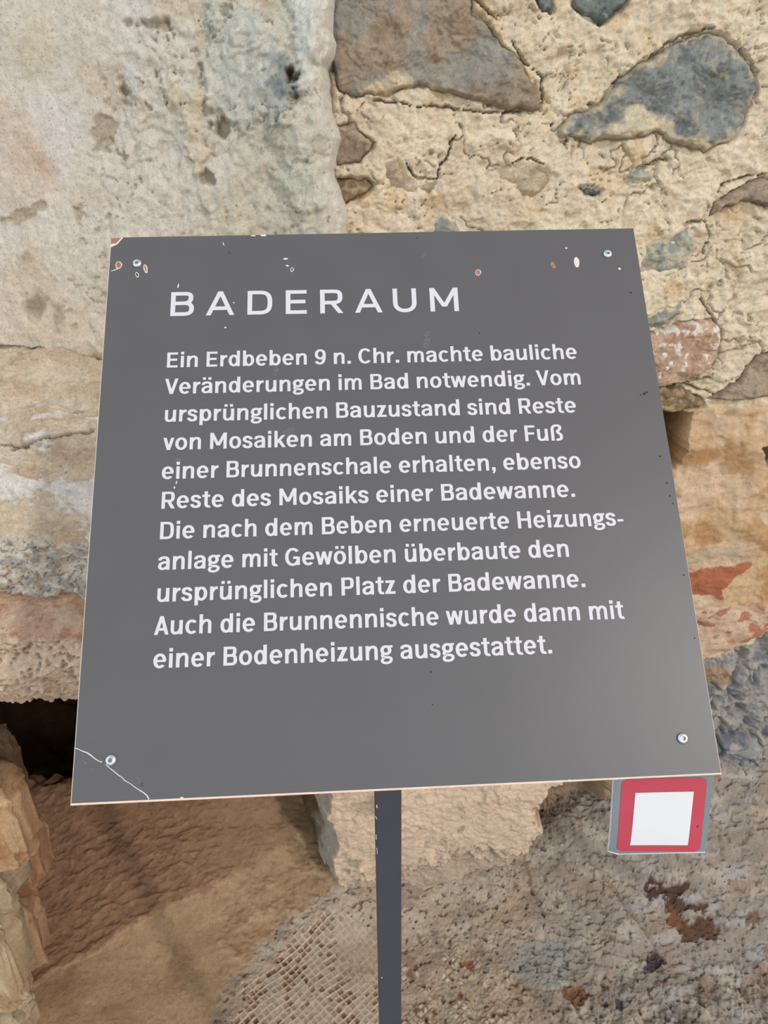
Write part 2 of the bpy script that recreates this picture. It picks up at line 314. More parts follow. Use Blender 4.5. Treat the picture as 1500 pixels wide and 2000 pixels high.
def stone_colour(kind, X, Z, sd):
    n = fbm(X*30, Z*30, 4, 5); n2 = fbm(X*90+9, Z*90, 4, 8); n3 = fbm(X*14+3, Z*14, 3, 77)
    one = np.ones(X.shape)[..., None]
    if kind == 'brown':
        c = one*lin(166, 150, 132); c = mixc(c, lin(144, 124, 104), sm(n, .0, .5)*.7); c = mixc(c, lin(152, 154, 150), sm(n3, .05, .4)*.6)
        st = ridge(X*22+Z*26, Z*9-X*6, 3, 31); c = mixc(c, lin(196, 188, 172), sm(st, .93, 1.0)*.5)
    elif kind == 'slate':
        c = one*lin(142, 146, 144); c = mixc(c, lin(120, 124, 124), sm(n, -.05, .35)*.9); c = mixc(c, lin(172, 166, 150), sm(n2+.5*n3, .12, .5)*.75)
    elif kind == 'green':
        c = one*lin(122, 130, 126); c = mixc(c, lin(88, 98, 98), sm(n, -.05, .3)); c = mixc(c, lin(165, 170, 165), sm(n2, .28, .45)*.6)
    elif kind == 'tan': c = one*lin(176, 158, 138); c = mixc(c, lin(140, 126, 112), sm(n, 0, .4)*.7)
    elif kind == 'pale': c = one*lin(190, 184, 166); c = mixc(c, lin(146, 152, 146), sm(n+.4*n2, -.05, .3)*.9)
    elif kind == 'buff': c = one*lin(196, 178, 152); c = mixc(c, lin(168, 152, 132), sm(n, 0, .4)*.7)
    elif kind == 'dust': c = one*lin(150, 150, 142); c = mixc(c, lin(186, 180, 166), sm(n2, 0, .4)*.7)
    elif kind == 'quartz':
        c = one*lin(182, 150, 128); c = mixc(c, lin(204, 178, 156), sm(n, -.1, .3)*.8); c = mixc(c, lin(232, 222, 214), sm(n2+.6*n3, .25, .42))
    else: c = one*lin(140, 118, 92); c = mixc(c, lin(180, 160, 128), sm(n2, 0, .35)*.8)
    return c
CR = [  # cracks in the mortar: outline on the photograph, half width in pixels
 ([(905,-20),(985,50),(1003,84),(1028,122),(1060,146),(1064,214)], 2.2), ([(1078,250),(1094,226),(1160,196),(1238,124),(1328,74),(1390,52)], 2.0),
 ([(740,304),(782,300),(806,342),(816,348),(852,350),(864,322),(876,296),(892,268)], 2.6), ([(1092,332),(1104,290),(1112,268)], 1.6), ([(980,342),(1000,316),(1040,310),(1074,328),(1092,332)], 1.6),
 ([(1236,340),(1264,322),(1292,308),(1302,312)], 1.6), ([(1340,440),(1378,430),(1388,412),(1384,396)], 3.0), ([(1378,432),(1390,462),(1378,494)], 1.6),
 ([(1448,96),(1470,130),(1482,156),(1478,200)], 2.4), ([(1372,582),(1402,632),(1412,652),(1394,702),(1388,736),(1334,756)], 2.2),
 ([(1474,678),(1500,700)], 2.4), ([(1336,752),(1400,772),(1462,774)], 2.2),
 ([(720,195),(800,205),(880,210),(985,220),(1000,218),(1064,208)], 2.4), ([(1400,370),(1440,352),(1500,340)], 1.6), ([(1384,300),(1420,282)], 1.6)]
def build_wall_right():
    xs = np.arange(-.26, .90, .0017); zs = np.concatenate([np.arange(-.06, .62, .0019), np.arange(.62, 1.66, .0017)])
    X, Z = np.meshgrid(xs, zs[::-1]); u, v = px(X, YW, Z)
    wx = fbm(X*25, Z*25, 3, 41)*.010; wz = fbm(X*25, Z*25, 3, 42)*.010
    lo = fbm(X*5, Z*5, 3, 1); md = fbm(X*19+wx*30, Z*24, 4, 2); hi = fbm(X*70+wx*60, Z*85+wz*60, 4, 3); fi = fbm(X*240, Z*240, 2, 4)
    cre = sm(ridge(X*34+Z*16+wx*60, Z*52-X*10+wz*60, 3, 7), .80, .93)*sm(fbm(X*16, Z*16, 2, 8), -.05, .2)
    r = .010*lo+.0040*md+.0018*hi+.0010*fi-.0048*cre+.0026*terr(fbm(X*58+wx*90, Z*74+wz*90, 4, 6), 3.2, .08)
    tr = fbm(X*15+wx*60, Z*22+wz*60, 4, 9); r = r+.0050*terr(tr, 4.0, .08)
    f1, f2, idv = worley(X*14+wx*45, Z*17+wz*45, 5); edge = f2-f1
    ck = sm(.09-edge, 0, .09)*sm(fbm(X*7, Z*7, 2, 19), .05, .3); r = r-.006*ck
    c = np.ones(X.shape)[..., None]*lin(230, 215, 188)
    c = mixc(c, lin(238, 222, 200), sm(md, -.05, .45)*.8); c = mixc(c, lin(224, 196, 158), sm(-fbm(X*13, Z*13, 3, 63), .16, .55)*.75)
    c = mixc(c, lin(227, 210, 187), sm(fbm(X*9, Z*9, 2, 61), .05, .4)*.7)
    c = mixc(c, lin(206, 184, 156), sm(fbm(X*40, Z*40, 3, 62), .2, .5)*.5); c = mixc(c, lin(176, 160, 132), cre*.35)
    c = mixc(c, lin(150, 128, 98), ck*.35)
    wob = fbm(X*40, Z*40, 3, 71)*9+fbm(X*130, Z*130, 2, 72)*4
    # clay-like ochre streaks running down beside the brown stone
    oc = sm(-seg(u, v, [(915,-30),(950,20),(985,100),(1040,170),(1075,215)])+24+wob, 0, 18); c = mixc(c, lin(216, 190, 150), oc*.6)
    # red-painted plaster zone under the masonry
    zb = sm(poly(u, v, [(1290,812),(1330,772),(1400,800),(1470,780),(1580,776),(1600,1210),(1500,1228),(1440,1268),(1375,1296),(1280,1300)])*-1+wob*.8, -2, 10)
    pc = np.ones(X.shape)[..., None]*lin(208, 176, 140); pc = mixc(pc, lin(216, 188, 160), sm(fbm(X*10, Z*10, 3, 81), -.05, .35)); pc = mixc(pc, lin(180, 138, 96), sm(fbm(X*16, Z*16, 4, 82), .12, .5)*.8)
    pc = mixc(pc, lin(188, 172, 148), sm(18-seg(u, v, [(1340,1100),(1400,1075),(1452,1088)])+wob*1.4, 0, 14)*.8)
    red = sm(-poly(u, v, [(1335,1116),(1380,1106),(1462,1094),(1468,1100),(1432,1122),(1404,1144),(1406,1164),(1384,1160),(1330,1156)])+wob*.35, -1, 2)
    lowz = sm(v, 1160, 1185)*sm(1262-v, 0, 18); specks = sm(fbm(X*36, Z*46, 4, 84)+.35*sm(u, 1400, 1500), .30, .36)*lowz
    pc = mixc(pc, lin(212, 184, 162), sm(v, 1160, 1200)*.7); pc = mixc(pc, lin(176, 110, 82), np.maximum(red, specks*.8))
    c = mixc(c, pc, zb); rb = .010*lo+.006*md+.0016*hi+.005*fbm(X*9, Z*9, 3, 85)+.008*zb+.0016*red
    r = r+(rb-r)*zb
    # niche-like hole right of the board, and one at the frame's edge
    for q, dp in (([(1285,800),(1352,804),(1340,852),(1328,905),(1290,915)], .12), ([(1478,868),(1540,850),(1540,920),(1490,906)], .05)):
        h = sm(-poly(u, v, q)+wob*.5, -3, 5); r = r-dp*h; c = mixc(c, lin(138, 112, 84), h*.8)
    # grey rubble under the painted plaster
    line = np.interp(u, [1280, 1375, 1440, 1500, 1600], [1330, 1294, 1268, 1232, 1215]); zc = sm(v-line+wob, -4, 6)*sm(u, 1180, 1230)
    g1, g2, gid = worley(X*11+wx*40, Z*10+wz*40, 25); ge = g2-g1
    gc = np.ones(X.shape)[..., None]*lin(166, 160, 156); gc = mixc(gc, lin(142, 142, 146), sm(gid, .3, .8)); gc = mixc(gc, lin(176, 168, 158), sm(fbm(X*30, Z*30, 4, 27), .0, .4)*.7)
    gc = mixc(gc, lin(108, 110, 118), sm(fbm(X*18, Z*18, 4, 28), .2, .5)*.8); gc = mixc(gc, lin(168, 136, 104), sm(40-np.hypot(u-1400, (v-1320)*1.6)+wob, 0, 20)*.8)
    c = mixc(c, gc, zc); rg = -.010+.016*(gid-.5)+.012*sm(ge, 0, .2)+.010*fbm(X*22, Z*22, 4, 29)+.010*terr(fbm(X*20+Z*9, Z*16-X*8, 4, 30), 3.5, .08)+.003*hi
    r = r+(rg-r)*zc
    # pale block that carries the ledge, under the board; its broken right end and the hollow beside it
    zd = sm(v, 1380, 1420)*sm(1190-u, 0, 40); bc = np.ones(X.shape)[..., None]*lin(214, 190, 166); bc = mixc(bc, lin(228, 202, 178), sm(fbm(X*14, Z*14, 3, 91), -.05, .35)*.7)
    gl = np.interp(u, [600, 780, 900, 1000, 1080], [1720, 1690, 1640, 1650, 1600]); bc = mixc(bc, lin(168, 152, 132), sm(v-gl+wob*2.2, -14, 24)); bc = mixc(bc, lin(136, 126, 102), sm(fbm(X*20, Z*20, 3, 93)-.08+.35*sm(40-np.hypot(u-880, (v-1712)*1.5), 0, 40), .33, .55)*.8)
    bc = bc
    bc = mixc(bc, lin(220, 196, 176), .35); c = mixc(c, bc, zd); rd = .026+.010*lo+.0036*md+.0018*hi+.005*terr(tr, 4, .08)-.003*cre-.018*sm(v-gl+wob*2, -20, 30)
    r = r+(rd-r)*zd
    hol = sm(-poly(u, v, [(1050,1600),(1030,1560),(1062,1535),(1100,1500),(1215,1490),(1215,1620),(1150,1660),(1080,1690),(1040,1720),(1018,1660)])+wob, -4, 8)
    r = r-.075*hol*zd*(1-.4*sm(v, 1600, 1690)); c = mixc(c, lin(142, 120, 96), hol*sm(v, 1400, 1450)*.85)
    # sockets and joints for the stones
    for kind, q, pr, lb in STONES:
        P = UV(q); xs_ = [p[0] for p in P]; zs_ = [p[1] for p in P]
        m = (X > min(xs_)-.03) & (X < max(xs_)+.03) & (Z > min(zs_)-.03) & (Z < max(zs_)+.03)
        d = poly(X[m], Z[m], P)+fbm(X[m]*45, Z[m]*45, 4, 55)*.0045
        rr = r[m]; soft = kind in ('pale', 'buff', 'dust'); ins = sm(-d, -.001, .012 if soft else .006); rr = rr+((-.005 if soft else -.016)-rr)*ins
        rr = rr-(.007*sm(.0022-np.abs(d), 0, .002))*sm(fbm(X[m]*24, Z[m]*24, 2, 56), -.1, .15)*(.3 if soft else 1); r[m] = rr
    for q, wd_ in CR:
        wd_ = wd_*(.75+.9*fbm(X*38, Z*38, 3, 43)); wd_ = np.clip(wd_, .01, 9); d = seg(u+wob*.5, v+wob*.5, q); k = sm(wd_*1.3-d, 0, wd_*.8)*sm(fbm(X*24, Z*24, 2, 44), -.45, -.25); r = r-.012*k; c = mixc(c, lin(120, 100, 78), k*.4)
    # turn of the pier into the opening on the left
    sp = np.clip(-.050-X+.010*fbm(X*0+3, Z*14, 3, 95)+.006*fbm(X*30, Z*40, 3, 96), 0, 1); r = r-(2.4*sp+.010*fbm(X*60, Z*30, 3, 97)*sm(sp, 0, .02))*sm(.75-Z, 0, .05)
    c = mixc(c, mixc(np.ones(X.shape)[..., None]*lin(200, 190, 178), lin(116, 100, 78), sm(sp+.02*fbm(X*30, Z*16, 3, 98), .022, .045)), sm(sp, 0, .006)*sm(.75-Z, 0, .05)); r = r-.05*sm(-.004-X, 0, .03)*sm(Z, .75, .8)
    P = np.stack([X, YW-r, Z], -1)
    w = sheet('wall_right', P, c, M_WALL, None, flip=True); prop(w, kind='structure', label='rubble stone wall with cream mortar behind and right of the board')
    for kind, q, pr, lb in STONES:
        Pq = UV(q); x0, x1 = min(p[0] for p in Pq)-.012, max(p[0] for p in Pq)+.012; z0, z1 = min(p[1] for p in Pq)-.012, max(p[1] for p in Pq)+.012
        A, B = np.meshgrid(np.arange(x0, x1, .0014), np.arange(z0, z1, .0014)[::-1])
        d = poly(A, B, Pq)+fbm(A*45, B*45, 4, 55)*.0045
        n = fbm(A*16, B*16, 4, 101); cl = fbm(A*10+B*22, B*13-A*14, 4, 103)
        R_ = pr*.45+.005*n+.007*terr(cl, 3.5, .10)+.0022*fbm(A*80, B*80, 4, 102)+.004*fbm(A*6, B*6, 2, 104)
        soft = kind in ('pale', 'buff', 'dust'); bk = .010 if soft else .024; R_ = -bk+(R_+bk)*sm(-d, -.0035, .014 if soft else .005); cc = stone_colour(kind, A, B, d)
        if soft: cc = mixc(np.ones(cc.shape)*lin(224, 206, 180), cc, sm(-d+.007*fbm(A*70, B*70, 3, 106), -.002, .005))
        if kind == 'slate':
            uu, vv = px(A, YW, B); wb = fbm(A*40, B*40, 4, 71)*26
            mk = sm(-poly(uu, vv, [(1190,250),(1230,215),(1262,196),(1290,225),(1320,262),(1400,290),(1380,310),(1150,300)])+wb, -6, 12); cc = mixc(cc, lin(216, 202, 176), mk*.95)
            ed = sm(-.012-d, -.012, 0); cc = mixc(lin(190, 178, 154)*np.ones(cc.shape), cc, np.clip(sm(-d+fbm(A*60, B*60, 3, 75)*.012, .002, .012), 0, 1))
        if kind == 'brown':
            uu, vv = px(A, YW, B); wb = fbm(A*40, B*40, 4, 71)*26
            mk = sm(-poly(uu, vv, [(700,205),(720,150),(775,140),(830,165),(930,205),(800,215)])+wb, -6, 12); cc = mixc(cc, lin(214, 198, 170), mk*.9)
            cc = mixc(cc, lin(112, 112, 112), sm(668-uu+wb*.3, 0, 14)*.8)  # shaded left facet, its shadow painted into the stone colour
        st = sheet('stone', np.stack([A, YW-R_, B], -1), cc, M_STONE, w, keep=d < .005, flip=True)
        st['label'] = lb
    return w
WALL_R = build_wall_right()

# ================================================================ plastered wall on the left, standing a little in front
def build_wall_left():
    xs = np.arange(-.95, .02, .0017); zs = np.arange(.98, 1.66, .0017); X, Z = np.meshgrid(xs, zs[::-1]); u, v = px(X, .96, Z)
    lo = fbm(X*4, Z*4, 3, 201); md = fbm(X*18, Z*13, 4, 202); hi = fbm(X*75, Z*55, 4, 203); fi = fbm(X*230, Z*230, 2, 204)
    wob = fbm(X*40, Z*40, 3, 205)*9+fbm(X*130, Z*130, 2, 206)*4
    rough = sm(u, 130, 300)+.35*sm(v, 330, 420)*sm(250-u, -20, 60); rough = np.clip(rough, .0, 1)
    r = .010*lo+(.002+.0042*rough)*md+(.0006+.0020*rough)*hi+.0006*fi+.0022*rough*terr(fbm(X*60, Z*34, 4, 215), 3, .08)
    tr = fbm(X*14, Z*9, 4, 209); r = r+.008*rough*terr(tr, 3.5, .10)
    c = np.ones(X.shape)[..., None]*lin(206, 200, 190); c = mixc(c, lin(206, 196, 184), sm(md, 0, .4)*.6); c = mixc(c, lin(212, 206, 202), sm(fbm(X*5, Z*5, 2, 211)+.1, 0, .35)*sm(300-u, -100, 150)*.9)
    c = mixc(c, lin(200, 184, 160), sm(-fbm(X*12, Z*12, 3, 212), .15, .5)*.5); c = mixc(c, lin(212, 196, 174), sm(v, 380, 600)*.4)
    cre = sm(ridge(X*36, Z*30+X*10, 3, 213), .82, .94)*sm(fbm(X*12, Z*12, 2, 214), .0, .25)*(.35+.65*rough); r = r-.0036*cre; c = mixc(c, lin(176, 164, 144), cre*.35)
    c = mixc(c, lin(196, 192, 174), sm(u, 350, 480)*.5)
    # ochre and grey stains on the smooth plaster, pits and gouges
    for (a, b, sx_, sy_, col, k) in ((75,90,50,60,(204,194,168),.6), (60,300,40,70,(196,166,140),.4), (95,330,30,40,(190,160,136),.4), (80,590,26,30,(140,126,104),.8), (125,610,14,26,(140,128,110),.6), (60,500,20,14,(160,146,124),.6)):
        c = mixc(c, lin(*col), sm(1.2-np.hypot((u-a)/sx_, (v-b)/sy_)+wob*.05, 0, .8)*k)
    # weathered stones showing through the plaster near the corner
    for q, col, pr in (([(395,130),(420,60),(480,25),(540,45),(575,110),(588,175),(560,235),(500,255),(440,240),(405,190)], (190,192,184), .010), ([(515,140),(560,100),(590,150),(584,200),(548,232),(505,215)], (128,136,138), .004), ([(400,-40),(460,-40),(440,40),(400,60)], (186,190,182), .005), ([(555,-40),(640,-40),(632,80),(612,180),(590,190),(575,90)], (204,206,200), .010), ([(530,262),(580,196),(640,200),(650,300),(560,330),(520,290)], (194,192,180), .008), ([(540,330),(640,310),(640,400),(560,400)], (190,190,176), .008), ([(250,130),(285,150),(280,200),(258,196)], (190,194,190), .004), ([(330,160),(400,150),(412,290),(392,350),(345,230)], (204,192,168), .008)):
        pq = poly(u, v, q)+wob*2.2+fbm(X*14, Z*14, 2, 222)*16; m = sm(-pq, -9, 14); n = fbm(X*60, Z*40, 4, 221); r = r+pr*.7*m-.0030*sm(5-np.abs(pq), 0, 5)*sm(fbm(X*20, Z*20, 2, 223), -.1, .2)
        c = mixc(c, mixc(np.ones(X.shape)[..., None]*lin(*col), lin(214, 208, 196), sm(n, .0, .45)*.45), m*.9)
    for q, dp in (([(570,140),(580,150),(580,185),(572,175)], .03), ([(420,240),(450,236),(455,262),(430,270)], .016), ([(395,345),(412,335),(418,352),(400,358)], .014), ([(250,50),(330,40),(338,60),(300,66)], .010), ([(178,220),(195,225),(225,240),(220,290),(196,300),(180,310)], .006), ([(0,430),(50,405),(90,395),(80,425),(30,440)], .004), ([(240,150),(252,150),(246,220),(238,220)], .008), ([(150,410),(160,405),(160,440),(150,440)], .006)):
        m = sm(-poly(u, v, q)+wob*1.5, -5, 7); r = r-dp*.8*m; c = mixc(c, lin(160, 142, 116), m*.6)
    pit = sm(fbm(X*75, Z*62, 3, 231), .52, .62)*(.3+.7*rough); r = r-.004*pit*sm(fbm(X*9, Z*9, 2, 232), -.1, .3); c = mixc(c, lin(160, 144, 118), pit*.35)
    # the crust ends in a ragged edge in front of the masonry; the foot rests on the ledge
    edge = np.interp(Z, [1.0, 1.22, 1.26, 1.295, 1.33, 1.36, 1.40, 1.425, 1.5, 1.7], [-.006, -.006, -.008, -.020, -.011, -.020, -.026, -.012, -.014, -.016])+fbm(Z*26, X*0+3, 2, 240)*.005
    d = edge-X; turn = sm(.020-d, 0, .020); k = np.clip(.16+X, 0, .3)
    Y = .950+.06*k*k/.155-r-.012*sm(.10-d, 0, .1)
    ck = sm(6-np.abs(v+wob*.2-np.interp(u, [0, 70, 85, 120, 210], [672, 681, 676, 690, 704])), 0, 5)*sm(fbm(X*22, Z*0+5, 2, 245), -.5, -.1); Y = Y+.014*ck; c = mixc(c, lin(130, 112, 88), ck*.4)
    Y = Y+.016*turn**2+.06*sm(-d, 0, .016)+.004*fbm(X*90, Z*90, 3, 241)*sm(.02-d, 0, .02)
    c = mixc(c, lin(214, 212, 204), sm(.018-d, 0, .016)*.6)
    w = sheet('wall_left', np.stack([X, Y, Z], -1), c, M_PLASTER, None, keep=d > -.016, flip=True); prop(w, kind='structure', label='pale plastered wall with ragged edge left of the masonry')
build_wall_left()

# ================================================================ broken ledge on the left: a vault end with its layers showing
def build_ledge():
    prof = np.array([(1.02, 1.102), (.965, 1.096), (.92, 1.074), (.86, 1.026), (.805, .960), (.765, .90), (.745, .85), (.735, .79), (.735, .75), (.75, .712), (.80, .690), (.95, .60), (1.25, .34), (1.62, .24)])  # unseen underside dips toward the back, shaped to block light from the hollow
    L = np.r_[0, np.cumsum(np.hypot(*np.diff(prof, axis=0).T))]; s = np.r_[np.arange(0, .62, .0016), np.arange(.62, L[-1], .006)]
    k = 5; yy = np.interp(s, L, prof[:, 0]); zz = np.interp(s, L, prof[:, 1])
    w_ = np.hanning(41); w_ /= w_.sum(); yy[20:-20] = np.convolve(yy, w_, 'valid'); zz[20:-20] = np.convolve(zz, w_, 'valid')
    dy, dz = np.gradient(yy, s), np.gradient(zz, s); nrm = np.stack([dz, -dy], 1); nrm /= np.linalg.norm(nrm, axis=1)[:, None]
    if nrm[len(s)//4][0] > 0: nrm = -nrm
    xs = np.arange(-.98, .0, .0018); X, S = np.meshgrid(xs, s); Yb = yy[:, None]+0*X; Zb = zz[:, None]+0*X
    u, v = px(X, Yb, Zb); vis = S < .60
    # layers keep their height along the block
    wob = fbm(X*16, S*16, 4, 301)*22+fbm(X*70, S*70, 3, 302)*8
    vv = v+wob+(100-u)*.10
    lo = fbm(X*5, S*9, 3, 303); md = fbm(X*18, S*30, 4, 304); hi = fbm(X*75, S*95, 4, 305); fi = fbm(X*220, S*220, 3, 306)
    f1, f2, idv = worley(X*85+fbm(X*60, S*60, 2, 316)*.6, S*92+fbm(X*60, S*60, 2, 317)*.6, 307); g1, g2, gi2 = worley(X*120, S*150, 308)
    top = np.ones(X.shape)[..., None]*lin(226, 208, 184); top = mixc(top, lin(208, 184, 160), sm(md, .05, .4)*.8); top = mixc(top, lin(232, 218, 198), sm(-md, .1, .5)*.7)
    wh = sm(fbm(X*9, S*18, 6, 311, .62)+.25*fbm(X*60, S*120, 3, 318)+.45*sm(22-np.abs(vv-815), 0, 22)+.5*sm(60-np.abs(vv-955-.0*(u)), 0, 50)+.35*sm(40-np.abs(vv-1040), 0, 40), .22, .48)*sm(vv, 760, 800)
    c = mixc(top, lin(246, 241, 237), wh*.9)
    cg = np.ones(X.shape)[..., None]*lin(238, 229, 218); cg = mixc(cg, lin(176, 172, 168), sm(idv, .35, .6)*sm(.46-f1, 0, .12)*.85); cg = mixc(cg, lin(228, 220, 210), sm(.4-idv, 0, .3)*sm(.46-f1, 0, .12)*.7); cg = mixc(cg, lin(178, 150, 122), sm(hi, .2, .5)*.6); cg = mixc(cg, lin(170, 148, 124), sm(.10-(f2-f1), 0, .08)*.6)
    c = mixc(c, cg, sm(vv, 1035, 1075))
    rd = np.ones(X.shape)[..., None]*lin(210, 174, 152); rd = mixc(rd, lin(224, 196, 174), sm(md, -.05, .35)*.8); rd = mixc(rd, lin(168, 124, 100), sm(hi, .2, .5)*.6); c = mixc(c, rd, sm(vv, 1168, 1182))
    tl = np.ones(X.shape)[..., None]*lin(228, 202, 178); tl = mixc(tl, lin(236, 216, 196), sm(hi, 0, .4)*.7); c = mixc(c, tl, sm(vv, 1236, 1262))
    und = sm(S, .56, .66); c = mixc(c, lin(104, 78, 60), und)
    r = .014*lo+.008*md+.0036*hi+.001*fi+.006*terr(fbm(X*10, S*24, 4, 312), 4, .1)+.003*wh
    con = sm(vv, 1040, 1075)*sm(1190-vv, 0, 20); r = r+con*(.005*sm(.5-f1, 0, .30)-.004-.003*sm(.08-(f2-f1), 0, .08))
    pt = sm(vv, 1236, 1262); hole_ = sm(.36-g1, 0, .12)*sm(fbm(X*60, S*70, 2, 313), -.15, .1)*pt; r = r-.005*hole_+.003*pt; c = mixc(c, lin(150, 112, 84), hole_*.5); r = r-.010*sm(vv, 1172, 1180)*sm(1240-vv, 0, 60)
    for q, wd_ in (([(-30,668),(30,676),(70,684),(85,676),(100,688),(140,692),(210,704)], 3.0), ([(-20,890),(40,876),(90,866),(130,852),(195,842)], 2.2), ([(135,800),(160,797)], 1.6), ([(0,868),(60,878)], 1.4)):
        d = seg(u+wob*.12, v+wob*.12, q); kk = sm(wd_*1.3-d, 0, wd_)*sm(fbm(X*26, S*26, 2, 314), -.5, -.2); r = r-.014*kk; c = mixc(c, lin(140, 110, 70), kk*.5)
    r = r-.020*sm(u, 120, 160)*0
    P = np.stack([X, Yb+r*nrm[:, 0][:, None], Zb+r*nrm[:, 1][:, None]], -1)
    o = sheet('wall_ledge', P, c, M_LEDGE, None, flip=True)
    prop(o, label='broken masonry ledge with whitish, pebbly and reddish layers left of the board', kind='structure')
build_ledge()

# ================================================================ niche behind, and the floor
def build_niche():
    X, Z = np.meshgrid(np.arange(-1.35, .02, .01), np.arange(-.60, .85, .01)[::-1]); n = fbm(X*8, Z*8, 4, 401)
    c = np.ones(X.shape)[..., None]*lin(112, 84, 64); c = mixc(c, lin(90, 66, 50), sm(n, 0, .4))  # shade of the hollow put into this darkened rock colour
    w = sheet('wall_back', np.stack([X, 1.55-.03*n, Z], -1), c, M_RUBBLE, None, flip=True); prop(w, kind='structure', label='brown back wall deep inside the hollow under the ledge, its colour darkened for shade')
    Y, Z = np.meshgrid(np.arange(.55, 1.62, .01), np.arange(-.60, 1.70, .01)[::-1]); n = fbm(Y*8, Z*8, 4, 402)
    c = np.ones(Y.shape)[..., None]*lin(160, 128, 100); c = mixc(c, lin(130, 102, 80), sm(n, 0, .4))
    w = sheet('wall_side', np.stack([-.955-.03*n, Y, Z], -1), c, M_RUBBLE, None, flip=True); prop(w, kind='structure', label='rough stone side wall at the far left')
build_niche()
def floor_z(X, Y, u, v):
    back = sm(Y, .86, 1.25)*.16+np.clip(Y-1.1, 0, 1)*.30
    left = sm(.05-X, 0, .25)
    z = back*left
    bank = sm(X, .10, .42)*sm(Y, .78, 1.02)*.10+sm(X, .30, .60)*sm(Y, .80, 1.02)*.16
    mound = sm(Y, .90, 1.03)*.05*sm(X, -.16, -.02)
    drop = sm(Y+.02*fbm(X*14, Y*14, 3, 509), 1.16, 1.45)*.66*sm(-.20-X, 0, .15)
    return z+bank+mound-drop
def build_floor():
    xs = np.r_[np.arange(-1.4, -.70, .008), np.arange(-.70, .78, .0017), np.arange(.78, 1.4, .008)]; ys = np.r_[np.arange(-.6, .62, .007), np.arange(.62, 1.24, .0017), np.arange(1.24, 1.62, .006)]
    X, Y = np.meshgrid(xs, ys); z0 = floor_z(X, Y, 0, 0); u, v = px(X, Y, z0); Yn = Y+1.3*z0
    lo = fbm(X*5, Yn*5, 3, 501); md = fbm(X*18, Yn*18, 4, 502); hi = fbm(X*70, Yn*70, 4, 503); fi = fbm(X*230, Yn*230, 2, 504)
    wob = fbm(X*22, Yn*22, 3, 505)*16+fbm(X*90, Yn*90, 3, 506)*7
    one = np.ones(X.shape)[..., None]
    # sand
    sand = one*lin(186, 156, 124); sand = mixc(sand, lin(164, 130, 100), sm(fbm(X*7, Yn*7, 3, 507), 0, .4)*.6); sand = mixc(sand, lin(150, 116, 88), sm(hi, .3, .6)*.4)
    r = .004*lo+.0014*md+.0004*hi+.0003*fi; c = sand
    # rough brown back slope
    bl = seg(u, v, [(120,1900),(200,1872),(320,1770),(480,1690),(560,1630),(640,1600),(760,1560)]); br = sm(np.interp(u, [0, 120, 200, 250, 340, 420, 520, 620, 760], [1980, 1890, 1850, 1810, 1775, 1735, 1680, 1620, 1560])-v+wob*.7, -4, 10)*sm(700-u, -40, 40)
    st = fbm((X+.8*Yn)*26, (Yn-.8*X)*50, 4, 511); bc = one*lin(150, 117, 93); bc = mixc(bc, lin(168, 134, 108), sm(st, .05, .45)*.6); bc = mixc(bc, lin(134, 102, 80), sm(-st, .1, .5)*.5); bc = mixc(bc, lin(172, 140, 112), sm(u, 330, 520)*.6)
    c = mixc(c, bc, br); rip = sm(430-u, -120, 120); r = r+br*(.0026*md+rip*(.0016*st+.0014*terr(st, 3, .12))+.0010*hi+.003)
    # rubble patch, middle
    rp_ = sm(-poly(u, v, [(420,1740),(520,1680),(640,1600),(680,1560),(720,1800),(600,1830),(540,1840),(500,1900),(430,1890)])+wob*2, -10, 30); mc = one*lin(170, 140, 110); mc = mixc(mc, lin(196, 170, 138), sm(md, .05, .4)*.7); mc = mixc(mc, lin(138, 108, 82), sm(-hi, .15, .5)*.6)
    c = mixc(c, mc, rp_*.8); r = r+rp_*(.0034*md+.0012*hi)
    gm = sm(-poly(u, v, [(540,1560),(660,1540),(690,1700),(640,1720),(560,1640)])+wob*2, -10, 40); c = mixc(c, lin(120, 104, 80), gm*.8)
    # greyish mortar bed, right
    gr = sm(u-np.interp(v, [1500, 1700, 1790, 1860, 1930, 2000, 2200], [700, 700, 560, 500, 440, 400, 330])+wob*1.2, -14, 18)
    gc = one*lin(182, 166, 146); gc = mixc(gc, lin(158, 146, 136), sm(u, 950, 1150)); gc = mixc(gc, lin(140, 128, 118), sm(md, .05, .45)*.6); gc = mixc(gc, lin(192, 180, 166), sm(-md, .15, .5)*.6)
    gc = mixc(gc, lin(168, 136, 108), sm(fbm(X*9, Yn*9, 3, 521), .1, .45)*.3); gc = mixc(gc, lin(176, 172, 170), sm(fbm(X*11, Yn*30, 3, 522), .15, .5)*sm(u, 1150, 1300)*.7)
    gc = mixc(gc, lin(112, 90, 70), sm(fbm(X*44, Yn*44, 3, 523), .50, .60)*.6)
    gc = mixc(gc, lin(150, 148, 142), sm(70-np.hypot((u-1062)/1.0, (v-1880)*1.3)+wob, 0, 16)*.9)
    for (a, b, sx_, sy_, col) in ((1300,1732,34,16,(76,48,40)), (1330,1770,42,14,(84,56,40)), (1370,1820,34,26,(92,62,44)), (1318,1790,14,18,(128,84,58)), (1275,1872,14,20,(70,56,62)), (1130,1945,12,18,(124,86,62)), (1115,1935,10,12,(130,98,70)), (910,1880,12,9,(150,96,66)), (1210,1965,9,9,(76,70,80)), (1180,1960,8,7,(64,58,60)), (1470,1790,20,12,(124,98,84))):
        d_ = 1-np.hypot((u-a)/sx_, (v-b)/sy_)+wob*.07; m = sm(d_, -.02, .18); gc = mixc(gc, lin(*col), m*.9); r = r-.003*m
